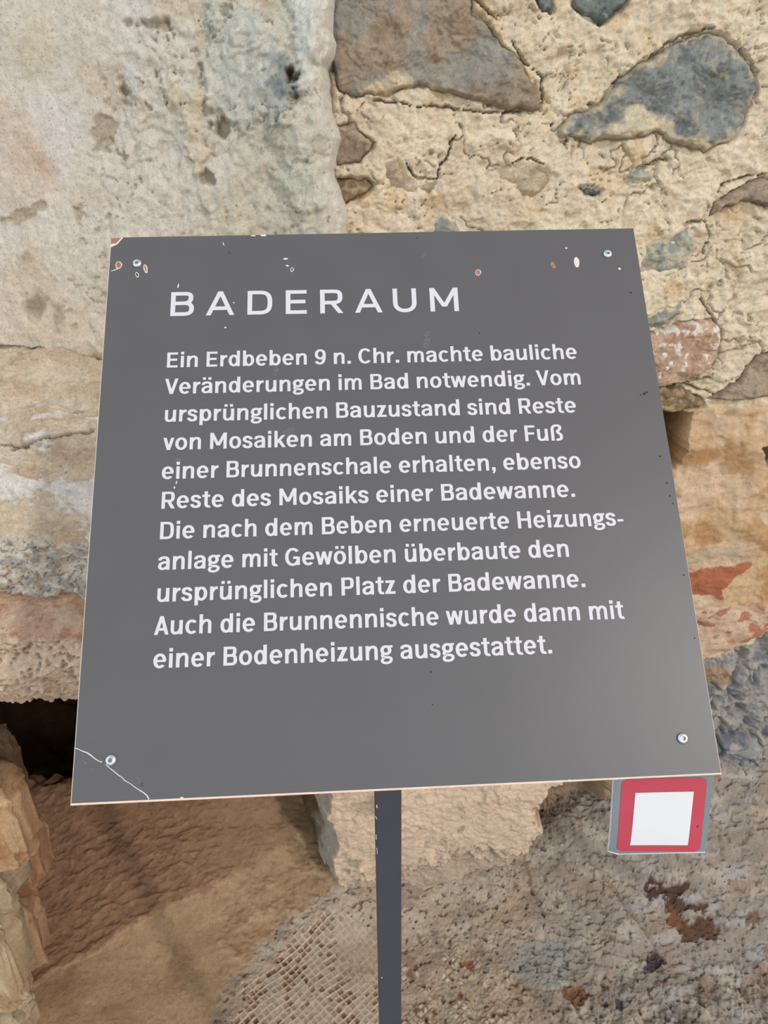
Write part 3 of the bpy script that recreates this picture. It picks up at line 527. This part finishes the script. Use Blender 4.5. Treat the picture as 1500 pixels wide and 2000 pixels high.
    c = mixc(c, gc, gr); rk = fbm(X*24, Yn*24, 4, 525); r = r+gr*(.45+.55*sm(u, 760, 980))*(.003*rk+.0020*hi+.0026*terr(fbm(X*20, Yn*14, 4, 526), 3.5, .1)+.0015*fi)
    rub = gr*sm(u, 1020, 1150); r = r+rub*(.008*fbm(X*12, Yn*12, 4, 527)+.003*hi)
    # crack lines of the bed
    for q, wd_ in (([(1015,1600),(1022,1680),(1040,1740),(1060,1790)], 3), ([(1150,1680),(1190,1720),(1220,1770),(1280,1840)], 3), ([(1100,1930),(1120,1960),(1140,2000)], 3), ([(690,1770),(720,1750),(740,1760)], 2.5)):
        k = sm(wd_*1.5-seg(u+wob*.3, v+wob*.3, q), 0, wd_); r = r-.005*k; c = mixc(c, lin(140, 112, 82), k*.4)
    # mosaic: rows of small square stones, many lost
    ang = math.radians(38); cs, sn = math.cos(ang), math.sin(ang); T = .0108
    a = (X*cs+Y*sn)/T+fbm(X*9, Y*9, 2, 531)*.45; b = (-X*sn+Y*cs)/T+fbm(X*9, Y*9, 2, 532)*.45
    ia, ib = np.floor(a), np.floor(b); fa, fb = a-ia, b-ib; hd = h32(ia, ib, 533); h2_ = h32(ia, ib, 534); h3_ = h32(ia, ib, 535)
    ta = .5-np.abs(fa-.5-.10*(h2_-.5)); tb = .5-np.abs(fb-.5-.10*(h3_-.5)); gap = np.minimum(ta, tb)
    zone = sm(-poly(u, v, [(430,2060),(470,1960),(500,1900),(545,1868),(590,1800),(640,1775),(690,1800),(760,1850),(760,2060)])+wob*1.4, -4, 6)
    zone2 = sm(-poly(u, v, [(770,2080),(770,1900),(800,1860),(880,1850),(960,1880),(1010,1930),(1020,2000),(960,2080)])+wob*2.2, -4, 6)*sm(fbm(X*14, Y*14, 3, 536), -.25, -.05)
    keepm = 1-.75*sm(u+wob, 600, 690)*sm(1950-v, 0, 60)
    lost = sm(fbm(X*16, Y*16, 2, 537)*.6+.9*(hd-.5)+.22*(1-sm(u, 560, 640)), .14, .20)*keepm; cell = sm(gap+.05*fbm(X*120, Y*120, 2, 538), .08, .17)
    # lost stones leave brown sockets between pale grout ridges; surviving ones are cream
    tess = one*lin(182, 162, 142); tess = mixc(tess, lin(168, 148, 130), sm(h2_, .5, .9)); tess = mixc(tess, lin(192, 176, 156), sm(h3_, .6, .9))
    sock = one*lin(158, 124, 98); sock = mixc(sock, lin(128, 88, 62), sm(h2_, .5, .9)); sock = mixc(sock, lin(168, 138, 112), sm(h3_, .4, .9))
    mo = one*lin(208, 189, 170); mo = mixc(mo, mixc(tess, sock, lost), cell); mo = mixc(gc, mo, .3+.7*keepm)
    rz = np.where(lost > .5, -.0032, -.0010*keepm)*cell
    mo2 = one*lin(172, 152, 130); l2 = sm(fbm(X*22, Y*22, 2, 541)+.5*(h3_-.5), .0, .06); mo2 = mixc(mo2, mixc(one*lin(208, 196, 178), lin(178, 156, 134), sm(h2_, .4, .9)), cell*l2); r2 = .0020*cell*l2
    brn = sm(fbm(X*20, Y*20, 3, 543)+.4*sm(v, 1900, 2000), .42, .52); mo2 = mixc(mo2, lin(120, 78, 54), brn*(1-l2)*.8)
    c = mixc(c, mo, zone); r = r*(1-.6*zone)+rz*zone; c = mixc(c, mo2, zone2*.9); r = r+r2*zone2
    pits = sm(fbm(X*75, Yn*75, 2, 551), .56, .62)*gr*(1-zone); r = r-.004*pits; c = mixc(c, lin(96, 80, 70), pits*.6)
    f = sheet('floor', np.stack([X, Y, z0+r], -1), c, M_FLOOR, None); prop(f, kind='structure', label='earth floor with sand, mortar and a patch of worn mosaic')
build_floor()
# ================================================================ the information board on its post
Q = np.array([(216, 464), (1239, 446), (1411, 1511), (136, 1572)], float); QS = np.array([(0, 0), (1, 0), (1, 1), (0, 1)], float)
def homography(src, dst):
    A = []
    for (x, y), (u, v) in zip(src, dst): A += [[x, y, 1, 0, 0, 0, -u*x, -u*y, -u], [0, 0, 0, x, y, 1, -v*x, -v*y, -v]]
    return np.linalg.svd(np.array(A))[2][-1].reshape(3, 3)
SIZE = .40
Hm = homography(QS, Q-[750, 1000]); Hm /= Hm[2, 2]; Ki = np.diag([1/F, 1/F, 1])
h1, h2, h3 = Ki@Hm[:, 0], Ki@Hm[:, 1], Ki@Hm[:, 2]; k_ = 2*SIZE/(np.linalg.norm(h1)+np.linalg.norm(h2))
bo = CAM+M3@(h3*k_); bx = M3@h1; bx /= np.linalg.norm(bx); by = M3@h2; by -= (by@bx)*bx; by /= np.linalg.norm(by); bn = np.cross(by, bx)     # bn points out of the face
if bn@(CAM-bo) < 0: bn = -bn
HI = np.linalg.inv(Hm)
def board_uv(u, v): p = HI@np.array([u-750, v-1000, 1.0]); return p[:2]/p[2]*SIZE
def BP(x, y, h=0.0): return bo+bx*x+by*y+bn*h
M_FACE = flat_mat('dark_grey_print', (83, 81, 84), .40, 0, .5, .03, 25); M_CORE = flat_mat('board_core', (232, 208, 192), .7, 0, .3, .06, 300)
M_WHITE = flat_mat('white_print', (203, 200, 207), .5, 0, .4, .02); M_POST = flat_mat('blue_grey_paint', (60, 63, 76), .38, 0, .5, .05, 40)
M_STEEL = flat_mat('zinc_steel', (205, 212, 214), .28, 1.0, .5, .06, 400); M_DARK = flat_mat('socket_dark', (120, 126, 128), .4, .8, .5, .1)
M_CHIP = flat_mat('bare_brown_core', (150, 112, 92), .8, 0, .2, .2, 500); M_PALE = flat_mat('chipped_edge', (212, 205, 200), .7, 0, .2, .08, 300)
M_RIM = flat_mat('pale_rim', (206, 192, 178), .7, 0, .2, .12, 400)
M_SCUFF = flat_mat('dusty_scuff', (97, 96, 99), .8, 0, .2, .3, 700); M_SPOT = flat_mat('dark_speck', (52, 46, 44), .8, 0, .2, .1)
foot = Vector((float(on_y(760, 1543, .413)[0]), .413, 0.0))
SIGN = empty('information_board', foot)
prop(SIGN, label='square dark grey information board with white German text on a slim post', category='sign')
T_ = .004; ch = .0008
chip = [board_uv(*p)/1.0 for p in [(216, 484), (222, 481), (229, 478), (238, 468), (241, 463.6)]]
def prism(poly2, h0, h1, name, mat, parent=SIGN):
    n = len(poly2); V = [BP(x, y, h0) for x, y in poly2]+[BP(x, y, h1) for x, y in poly2]
    Fc = [list(range(n))[::-1], list(range(n, 2*n))]+[[i, (i+1) % n, n+(i+1) % n, n+i] for i in range(n)]
    return mesh(name, V, Fc, mat, parent)
# core, with a chamfer on its front rim
V = []; R_ = [(0, 0, -T_), (0, 0, -ch), (ch, ch, 0)]
for g, _, h in R_: V += [BP(g, g, h), BP(SIZE-g, g, h), BP(SIZE-g, SIZE-g, h), BP(g, SIZE-g, h)]
Fc = [[3, 2, 1, 0], [8, 9, 10, 11]]+[[4*r+i, 4*r+(i+1) % 4, 4*r+4+(i+1) % 4, 4*r+4+i] for r in range(2) for i in range(4)]
core = mesh('panel', V, Fc, M_CORE, SIGN); core['label'] = 'pale board core showing at the edges'
g = ch
face2 = [(SIZE-g*.5, g*.2), (SIZE-g*.9, SIZE-g*1.4), (g*1.0, SIZE-g*1.6), (g, chip[0][1])]+[(max(x, g), max(y, g*.3)) for x, y in chip]
prism(face2, -.0002, .0003, 'printed_face', M_FACE)['label'] = 'matt dark grey printed face'
rim = [tuple(p) for p in chip]; rim_o = [(x-.0012-.0004*i*0, y-.0010) for i, (x, y) in enumerate(rim)]
wr = [.0036, .0022, .0012, .0010, .0011]
prism([(max(x, .0007), max(y, .0007)) for x, y in rim]+[(max(x-w*.75, .0005), max(y-w*.75, .0005)) for (x, y), w in list(zip(rim, wr))[::-1]], .0001, .00035, 'chipped_edge', M_PALE)['label'] = 'white chipped rim of the upper left corner'
prism([(max(x, .0006), max(y, .0006)) for x, y in rim]+[(.0006, .0006)], .00002, .00012, 'bare_corner', M_CHIP)['label'] = 'bare brown upper left corner'
# lettering
HT = .00045
def letters(name, words, x0, y0, x1, y1, cap, sx, gap=None):
    """words: strips in cap heights; the line starts at (x0, y0) on the board and runs to (x1, y1)"""
    V = []; Fc = []
    d = np.array([x1-x0, y1-y0]); Ln = np.linalg.norm(d); d /= Ln; nn = np.array([d[1], -d[0]])
    if nn[1] > 0: nn = -nn
    for si, (l, r) in enumerate(words):
        k = len(V); N = len(l)
        for p in list(l)+list(r):
            q = np.array([x0, y0])+d*p[0]*sx+nn*p[1]*cap; V.append(BP(q[0], q[1], HT+.000012*(si % 9)))
        Fc += [(k+j, k+j+1, k+N+j+1, k+N+j) for j in range(N-1)]
    return mesh(name, V, Fc, M_WHITE, SIGN)
LINES = [  # words and where each line starts and ends on the photograph (baseline)
 ('Ein Erdbeben 9 n. Chr. machte bauliche', 326, 718.3, 1128.3, 701), ('Veränderungen im Bad notwendig. Vom', 321.7, 770, 1135.7, 751),
 ('ursprünglichen Bauzustand sind Reste', 321.7, 824, 1126.7, 805.7), ('von Mosaiken am Boden und der Fuß', 318.3, 879, 1101, 860),
 ('einer Brunnenschale erhalten, ebenso', 315.7, 935.7, 1135.7, 914), ('Reste des Mosaiks einer Badewanne.', 315.3, 993.3, 1124, 970),
 ('Die nach dem Beben erneuerte Heizungs-', 312.3, 1052.7, 1219, 1025.4), ('anlage mit Gewölben überbaute den', 308.3, 1112.7, 1112.3, 1086.7),
 ('ursprünglichen Platz der Badewanne.', 306.7, 1175, 1144, 1145.7), ('Auch die Brunnennische wurde dann mit', 300.7, 1239.3, 1220, 1207.3), ('einer Bodenheizung ausgestattet.', 299, 1304.3, 1079, 1275)]
CAPH = board_uv(326, 718.3)[1]-board_uv(326.5, 689)[1]
for s, u0, v0, u1, v1 in LINES:
    p0, p1 = board_uv(u0, v0), board_uv(u1, v1); st, wd_ = text_strokes(s)
    letters('text_line', st, *p0, *p1, CAPH, np.linalg.norm(p1-p0)/wd_)
TITLE = [('B', 332.7, 378.6), ('A', 402.4, 457.8), ('D', 483.5, 532.2), ('E', 558.6, 599.7), ('R', 626.1, 671.2), ('A', 694.3, 748), ('U', 769, 815.3), ('M', 841.7, 897.4)]
strips = []; t0, t1 = board_uv(332.7, 617.8), board_uv(897.4, 608); tcap = t0[1]-board_uv(332.9, 571.3)[1]; tl = np.linalg.norm(t1-t0)
for chh, ua, ub in TITLE:
    vb = 617.8-9.8*(ua-332.7)/564.7; a_ = (board_uv(ua, vb)-t0)[0]/tcap; b_ = (board_uv(ub, vb)-t0)[0]/tcap
    S, w, L, R = glyph(chh, .086, .075, b_-a_)
    for (p, A, B) in S:
        lp, rp = (stroke_h if (len(p) == 2 and abs(p[0, 0]-p[1, 0]) > .06 and abs(p[0, 1]-p[1, 1]) > .3) else stroke)(p, A, B)
        strips.append((lp+[a_, 0], rp+[a_, 0]))
letters('title', strips, *t0, *t1, tcap, tcap)
# screws with a six-lobed socket
def screw(u, v, tilt):
    c = board_uv(u, v); V = []; Fc = []; n = 28; prf = [(.0034, .0), (.0035, .0007), (.0032, .0015), (.0025, .0021), (.0018, .0023), (.0016, .0023)]
    for r, h in prf: V += [BP(c[0]+r*math.cos(2*math.pi*i/n), c[1]+r*math.sin(2*math.pi*i/n), h+.0003) for i in range(n)]
    for k in range(len(prf)-1): Fc += [[k*n+i, k*n+(i+1) % n, (k+1)*n+(i+1) % n, (k+1)*n+i] for i in range(n)]
    # star shaped recess with walls
    m = 36; st0 = len(V)
    rs = [.00135*(1+.17*math.cos(6*(2*math.pi*i/m)+tilt)) for i in range(m)]
    for h, k in ((.0023, 1), (.0011, .92)): V += [BP(c[0]+r*k*math.cos(2*math.pi*i/m), c[1]+r*k*math.sin(2*math.pi*i/m), h+.0003) for i, r in enumerate(rs)]
    Fc += [[st0+i, st0+(i+1) % m, st0+m+(i+1) % m, st0+m+i] for i in range(m)]
    b0 = (len(prf)-1)*n
    for i in range(m):                      # ring between the dome's top and the star
        j0 = b0+int(i*n/m) % n; j1 = b0+int((i+1)*n/m) % n
        Fc.append([j0, j1, st0+(i+1) % m, st0+i] if j0 != j1 else [j0, st0+(i+1) % m, st0+i])
    o = mesh('screw', V, Fc, M_STEEL, SIGN, True); o['label'] = 'shiny round-headed screw'
    so = mesh('socket', [BP(c[0]+r*.95*math.cos(2*math.pi*i/m), c[1]+r*.95*math.sin(2*math.pi*i/m), .0014) for i, r in enumerate(rs)], [list(range(m))], M_DARK, SIGN); so.parent = o; so.location = (0, 0, 0)
for i, (u, v) in enumerate([(268.5, 516), (1187, 497.5), (217, 1483), (1333, 1440.5)]): screw(u, v, i*.9)
# wear: crack at the lower left corner, holes, scuffs and specks
def strip(name, pts, ws, mat, h=.00042):
    p = np.array([board_uv(*q) for q in pts]); d = np.gradient(p, axis=0); d /= np.linalg.norm(d, axis=1)[:, None]; nn = np.stack([-d[:, 1], d[:, 0]], 1)
    pxs = SIZE/1150; ws = [x_*(.7 if name == 'crack' else 1) for x_ in ws]; V = [BP(*(q+n*w*pxs/2), h) for q, n, w in zip(p, nn, ws)]+[BP(*(q-n*w*pxs/2), h) for q, n, w in zip(p, nn, ws)]; N = len(p)
    return mesh(name, V, [(j, j+1, N+j+1, N+j) for j in range(N-1)], mat, SIGN)
def blob(name, pts, mat, h=.0004): return mesh(name, [BP(*board_uv(*q), h) for q in pts], [list(range(len(pts)))], mat, SIGN)
def oval(u, v, a, b, ang=0, n=14, jit=0., seed=0):
    t = np.linspace(0, 2*np.pi, n, endpoint=False); rr = 1+jit*(h32(np.arange(n), np.arange(n)*3+seed, 5)-.5); c, s = math.cos(ang), math.sin(ang)
    return [(u+a*k*math.cos(x)*c-b*k*math.sin(x)*s, v+a*k*math.cos(x)*s+b*k*math.sin(x)*c) for x, k in zip(t, rr)]
strip('crack', [(145.5, 1459.5), (153, 1461.5), (160, 1465), (170, 1468.5), (176, 1472.5), (184, 1479), (192, 1484.5), (199, 1487), (206, 1491.5), (214, 1498), (224, 1506), (231, 1512), (238, 1516.5), (244, 1523), (254, 1528.5), (262, 1534.5), (270, 1540), (280, 1546), (287, 1552), (291, 1559)],
      [2.2, 1.8, 2, 2.6, 2.8, 2.2, 1.8, 2, 2.2, 1.8, 2, 2, 1.6, 2, 1.4, 1.6, 2, 2.4, 2.6, 2.8], M_PALE)['label'] = 'white crack across the lower left corner'
strip('scuff', [(198, 1474), (200, 1482), (204, 1492), (208, 1496)], [2, 5, 4, 1.5], M_SCUFF)
for q in (oval(272, 1525, 12, 4, 1.0, 16, .5, 1), oval(278, 1530, 5, 2.5, 1.2, 12, .8, 2), oval(172, 1447, 7, 1.2, .5, 10, .8, 3), oval(165, 1486, 8, 2, 1.0, 12, 1, 4), oval(178, 1500, 7, 2, .8, 12, 1, 5),
          oval(540, 724, 5, 11, .2, 16, .5, 6), oval(565, 842, 14, 7, -.5, 18, .5, 7), oval(668, 765, 14, 2, -.1, 12, .8, 8), oval(833, 664, 8, 14, .2, 16, .5, 9), oval(350, 897, 9, 5, 0, 14, .8, 10), oval(940, 846, 5, 8, .2, 12, .8, 11)):
    blob('scuff', q, M_SCUFF, .00036)
def hole(u, v, a, b, ang, rim_, mat_in, label):
    o = blob('screw_hole', oval(u, v, a+rim_*.8, b+rim_*.8, ang, 16, .15, 3), M_PALE if mat_in is M_PALE else M_RIM, .00036); o['label'] = label
    i_ = blob('bare_core', oval(u, v, a, b, ang, 14, .2, 5), mat_in, .00042); i_.parent = o; i_.location = (0, 0, 0)
hole(232, 518, 5.0, 5.6, 0, 2.0, M_CHIP, 'old screw hole beside the upper left screw'); strip('scratch', [(217, 530), (224, 528), (231, 525.5)], [1.2, 2, 2.4], M_PALE)
hole(284.5, 525, 1.6, 6.5, -.25, 3.0, M_CHIP, 'pale gouge beside the upper left screw'); hole(268, 537, 1.6, 3.6, -.35, 2.2, M_SPOT, 'small chip under the upper left screw')
hole(934.5, 532.5, 4.5, 5, 0, 1.6, M_CHIP, 'brown screw hole right of the title'); blob('bare_core', oval(1081, 518.5, 4.4, 6.8, -.5, 14, .3, 4), M_CHIP, .0004)
hole(1127, 512.5, 3.2, 8.0, -.18, 2.6, M_PALE, 'white oval plug left of the upper right screw')
for q in (oval(558.5, 506, 5, 1.8, 0, 10, .4, 1), oval(562, 519.5, 3.5, 1.6, .3, 9, .4, 2)): blob('chip', q, M_PALE)
hole(571, 527, 2.2, 3.2, .2, 1.6, M_SCUFF, 'small pale chip above the title')
for q in (oval(348.5, 559, 1.2, 4.5, .2, 8, .6, 3), oval(437, 477, 1.0, 3.5, -.3, 8, .6, 4), oval(440.5, 640, 3, 1.4, .2, 8, .5, 5), oval(1107, 485, 2.4, 1.6, 0, 8, .4, 6), oval(1211, 525.5, 3, 2, .3, 9, .4, 7), oval(457, 591.5, 1.6, 1.4, 0, 8, .3, 8), oval(355, 1556.5, 3, 2.2, 0, 9, .4, 9), oval(1112, 1522.5, 3.5, 2, 0, 9, .4, 10),
          oval(516, 460.3, 6, 1.8, 0, 9, .5, 12), oval(495, 461, 5, 1.2, 0, 9, .5, 13), oval(345, 942, 1.3, 4, .3, 8, .6, 14), oval(341, 952, 1.8, 2, 0, 8, .4, 15), oval(828, 501, 4, 5, .4, 10, .7, 16)): blob('chip', q, M_PALE if q[0][0] < 826 or q[0][0] > 840 else M_SCUFF)
for q in (oval(815.5, 465.5, 2, 1.3), oval(448, 494, 1.4, 1.1), oval(1259, 769, 2.4, 3), oval(1252, 771, 1.6, 1.2), oval(1264, 766.5, 1.8, 2), oval(1290, 891, 1.8, 1.6), oval(1303, 943, 1.8, 1.6), oval(1309, 968, 1.6, 1.4), oval(1315, 983, 1.6, 1.4), oval(1336, 1122, 2.2, 1.3), oval(842, 1311, 1.8, 1.8), oval(937, 650.5, 1.3, 1.3), oval(1357, 1245, 1.6, 1.4), oval(1233, 572, 2.2, 1.6), oval(845, 1375, 1.6, 1.3)):
    blob('speck', q, M_SPOT, .00036)
# post: square tube with rounded edges, up to the back of the board, on a small foot plate
pc = at(758.2, 1543, .560); PX, PY = pc[0], pc[1]; hw = .01015
def plane_z(x, y): n = bn; return bo[2]-((x-bo[0])*n[0]+(y-bo[1])*n[1])/n[2]
SIGN.location = (PX, PY+hw, 0); 
for o in SIGN.children: o.data.transform(Matrix.Translation(Vector((float(foot[0]-PX), float(foot[1]-PY-hw), 0)))); [c_.data.transform(Matrix.Translation(Vector((float(foot[0]-PX), float(foot[1]-PY-hw), 0)))) for c_ in o.children]
ring = []
for cx_, cy_, a0 in ((1, 1, 0), (-1, 1, 90), (-1, -1, 180), (1, -1, 270)):
    for k in range(5):
        a = math.radians(a0+k*22.5); ring.append((PX+cx_*(hw-.0014)+.0014*math.cos(a), PY+hw+cy_*(hw-.0014)+.0014*math.sin(a)))
n = len(ring); V = [(x, y, .002) for x, y in ring]+[(x, y, plane_z(x, y)-T_/abs(bn[2])-.001) for x, y in ring]
post = mesh('post', V, [list(range(n))[::-1], list(range(n, 2*n))]+[[i, (i+1) % n, n+(i+1) % n, n+i] for i in range(n)], M_POST, SIGN, False); post['label'] = 'slim dark blue-grey square post'
for u0, v0, u1, v1, w_ in ((735.5, 1572, 736.5, 1578, 1.8), (733.5, 1594, 736, 1600, 1.2), (734.5, 1630, 735, 1640, 1.0), (736, 1656, 737, 1668, 1.0), (745.5, 1908, 746, 1911, 1.4)):
    a, b = on_y(u0, v0, PY-.0003), on_y(u1, v1, PY-.0003); e = np.array([w_*.00022, 0, 0]); sc_ = mesh('scratch', [a-e, a+e, b+e, b-e], [[0, 1, 2, 3]], M_PALE, SIGN); sc_.parent = post; sc_.location = (0, 0, 0)
def box(name, c, sx_, sy_, sz_, mat, parent):
    V = [(c[0]+a*sx_/2, c[1]+b*sy_/2, c[2]+d*sz_/2) for d in (-1, 1) for a, b in ((-1, -1), (1, -1), (1, 1), (-1, 1))]
    return mesh(name, V, [[3, 2, 1, 0], [4, 5, 6, 7], [0, 1, 5, 4], [1, 2, 6, 5], [2, 3, 7, 6], [3, 0, 4, 7]], mat, parent)
box('foot_plate', (PX, PY+hw, .004), .14, .14, .006, M_POST, SIGN)
prism([(.12, .12), (.28, .12), (.28, .30), (.12, .30)], -T_-.003, -T_-.0002, 'mounting_plate', M_POST)

# ================================================================ small placard hanging behind the board's lower right corner
tl_, tr_ = at(1199, 1522, .470), at(1392, 1517, .474); bl_, br_ = at(1190, 1672, .486), at(1377, 1671, .486)
dn = ((bl_-tl_)+(br_-tr_))/2; PLQ = empty('code_placard', tuple((tl_+tr_)/2))
prop(PLQ, label='small red and grey placard with a white square label hanging below the board', category='placard')
nq = np.cross(tr_-tl_, bl_-tl_); nq /= np.linalg.norm(nq); nq = nq if nq@(CAM-tl_) > 0 else -nq
M_GREY = flat_mat('grey_foil', (116, 125, 135), .35, 0, .5, .05, 80); M_RED = flat_mat('red_print', (178, 62, 82), .4, 0, .45, .03, 80); M_LBL = flat_mat('white_label', (214, 216, 221), .5, 0, .4, .01); M_LAM = flat_mat('pale_edge', (205, 205, 205), .6, 0, .3, .1, 300)
def PP(s, t, h=0.):    # s across, t down (0 at the board's edge, negative behind the board); the lower edge curls a little
    return tl_+(tr_-tl_)*s+((bl_-tl_)*(1-s)+(br_-tr_)*s)*t+nq*(h-.0030*max(0, t-.55)**2*4*(1-s*.7)+.0015*(s-.5)**2)
def psheet(name, outline, h0, h1, mat, parent=PLQ, res=14):
    """outline in (s, t); filled by rows so that it can follow the curl"""
    me_v = []; me_f = []; t0_, t1_ = min(p[1] for p in outline), max(p[1] for p in outline); rows = []
    for t in np.linspace(t0_, t1_, res*2):
        xs_ = []; tt = min(max(t, t0_+1e-5), t1_-1e-5)
        for i in range(len(outline)):
            (a, b), (c, d) = outline[i], outline[(i+1) % len(outline)]
            if (b > tt) != (d > tt): xs_.append(a+(tt-b)*(c-a)/(d-b))
        rows.append((min(xs_), max(xs_), tt))
    n = 12
    for hh in (h0, h1):
        for a, b, t in rows: me_v += [PP(a+(b-a)*i/(n-1), t, hh) for i in range(n)]
    m = len(rows); I = lambda k, r, i: k*m*n+r*n+i
    for r in range(m-1):
        for i in range(n-1): me_f += [[I(1, r, i), I(1, r+1, i), I(1, r+1, i+1), I(1, r, i+1)], [I(0, r, i), I(0, r, i+1), I(0, r+1, i+1), I(0, r+1, i)]]
        me_f += [[I(0, r, 0), I(0, r+1, 0), I(1, r+1, 0), I(1, r, 0)], [I(0, r, n-1), I(1, r, n-1), I(1, r+1, n-1), I(0, r+1, n-1)]]
    for i in range(n-1): me_f += [[I(0, m-1, i), I(0, m-1, i+1), I(1, m-1, i+1), I(1, m-1, i)], [I(0, 0, i), I(1, 0, i), I(1, 0, i+1), I(0, 0, i+1)]]
    return mesh(name, me_v, me_f, mat, parent, False)
def rrect(s0, t0, s1, t1, r, ry):
    o = []
    for cx_, cy_, a0 in ((s1-r, t1-ry, 0), (s0+r, t1-ry, 90), (s0+r, t0+ry, 180), (s1-r, t0+ry, 270)):
        o += [(cx_+r*math.cos(math.radians(a0+k*15)), cy_+ry*math.sin(math.radians(a0+k*15))) for k in range(7)]
    return o
psheet('backing', [(-.006, -.25), (1.0, -.25), (1.004, 1.004), (.10, 1.02), (.02, .99), (-.006, .97)], -.0022, -.0004, M_LAM)['label'] = 'pale laminated edge'
psheet('grey_panel', [(0, -.25), (1.0, -.25), (1.0, .985), (.12, 1.0), (.03, .975), (0, .955)], -.0004, 0, M_GREY)['label'] = 'grey border'
psheet('red_field', rrect(.078, .0, .942, .958, .055, .065), .0001, .0003, M_RED)['label'] = 'red field with rounded corners'
psheet('white_label', [(.222, .172), (.815, .172), (.808, .862), (.212, .862)], .0004, .0006, M_LBL)['label'] = 'white square label'
psheet('speck', [(.885, .60), (.893, .60), (.893, .63), (.885, .63)], .0004, .0005, M_SPOT)

def onto_board(p): return p-bn*((p-bo)@bn+T_+.0002)
q4 = [PP(.3, -.22, -.003), PP(.7, -.22, -.003), PP(.7, -.10, -.003), PP(.3, -.10, -.003)]; q4b = [onto_board(p) for p in q4]
mesh('bracket', q4+q4b, [[0, 1, 2, 3], [7, 6, 5, 4]]+[[i, i+4, (i+1) % 4+4, (i+1) % 4] for i in range(4)], M_GREY, PLQ)

# ================================================================ upright broken slabs at the lower left
def rock(name, c, size, rot, seed, cols, label, strata=9, group=None, nz=.10):
    n = 56; th = np.linspace(0, np.pi, n)[:, None]; ph = np.linspace(0, 2*np.pi, 2*n)[None, :]
    e = .30; f = lambda w: np.sign(w)*np.abs(w)**e
    x = f(np.sin(th))*f(np.cos(ph)); y = f(np.sin(th))*f(np.sin(ph)); z = f(np.cos(th))*np.ones_like(ph)
    P = np.stack([x*size[0]/2, y*size[1]/2, z*size[2]/2], -1); k = 14
    d = fbm(P[..., 0]*k+P[..., 2]*8+seed, P[..., 1]*k+P[..., 2]*13, 4, seed); st = terr(fbm((P[..., 0]+P[..., 1])*34+seed, P[..., 2]*7+(P[..., 0]-P[..., 1])*10, 4, seed+5), 3.5, .07); hi = fbm(P[..., 1]*70+P[..., 0]*50, P[..., 2]*60, 3, seed+9)
    s = 1+nz*(.8*d+1.5*st)*min(1, .09/size[0]+.25)+.05*hi; s[:, -1] = s[:, 0]; s[0, :] = s[0, :].mean(); s[-1, :] = s[-1, :].mean()
    P[..., 0] *= s; P[..., 1] *= s; P[..., 2] *= 1+(s-1)*.25
    cr, sr = math.cos(rot[1]), math.sin(rot[1]); P = np.stack([P[..., 0]*cr+P[..., 2]*sr, P[..., 1], -P[..., 0]*sr+P[..., 2]*cr], -1)
    cr, sr = math.cos(rot[0]), math.sin(rot[0]); P = np.stack([P[..., 0]*cr-P[..., 1]*sr, P[..., 0]*sr+P[..., 1]*cr, P[..., 2]], -1)
    cl = np.ones(s.shape)[..., None]*lin(*cols[0]); cl = mixc(cl, lin(*cols[1]), sm(d+.5*st, -.05, .35)); cl = mixc(cl, lin(*cols[2]), sm(hi, .15, .5)*.6)
    o = sheet(name, P, cl, M_STONE, None); o.location = c; prop(o, label=label, category='stone')
    if group: o['group'] = group
    return o
A_ = (196, 160, 124); B_ = (172, 134, 100); C_ = (206, 178, 144)
def stand(u, v0, v1, Y): a, b = on_y(u, v0, Y), on_y(u, v1, Y); return (float((a[0]+b[0])/2), Y, float((a[2]+b[2])/2)), float(a[2]-b[2])
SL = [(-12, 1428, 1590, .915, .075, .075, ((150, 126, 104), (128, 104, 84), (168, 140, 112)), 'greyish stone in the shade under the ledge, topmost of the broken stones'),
      (2, 1518, 1680, .79, .066, .085, (A_, B_, C_), 'orange-brown upright stone in front of the shaded topmost one'),
      (36, 1606, 1738, .915, .072, .075, ((164, 126, 98), (184, 150, 116), (140, 106, 82)), 'brown stone whose tip sticks out to the right of the pile'),
      (-10, 1692, 1752, .79, .070, .085, ((176, 158, 134), (160, 138, 112), (190, 172, 146)), 'grey-tan squat stone above the tall yellowish one'),
      (2, 1764, 1945, .79, .060, .085, ((188, 168, 138), (172, 146, 116), (204, 186, 156)), 'tall yellowish stone standing at the lower left edge'),
      (46, 1752, 1925, .905, .060, .075, ((178, 142, 114), (192, 158, 128), (150, 112, 88)), 'rough reddish-brown stone behind the tall yellowish one'),
      (14, 1960, 2060, .78, .085, .085, ((188, 168, 142), (170, 146, 120), (204, 186, 158)), 'low pale rubble stone in the lower left corner')]
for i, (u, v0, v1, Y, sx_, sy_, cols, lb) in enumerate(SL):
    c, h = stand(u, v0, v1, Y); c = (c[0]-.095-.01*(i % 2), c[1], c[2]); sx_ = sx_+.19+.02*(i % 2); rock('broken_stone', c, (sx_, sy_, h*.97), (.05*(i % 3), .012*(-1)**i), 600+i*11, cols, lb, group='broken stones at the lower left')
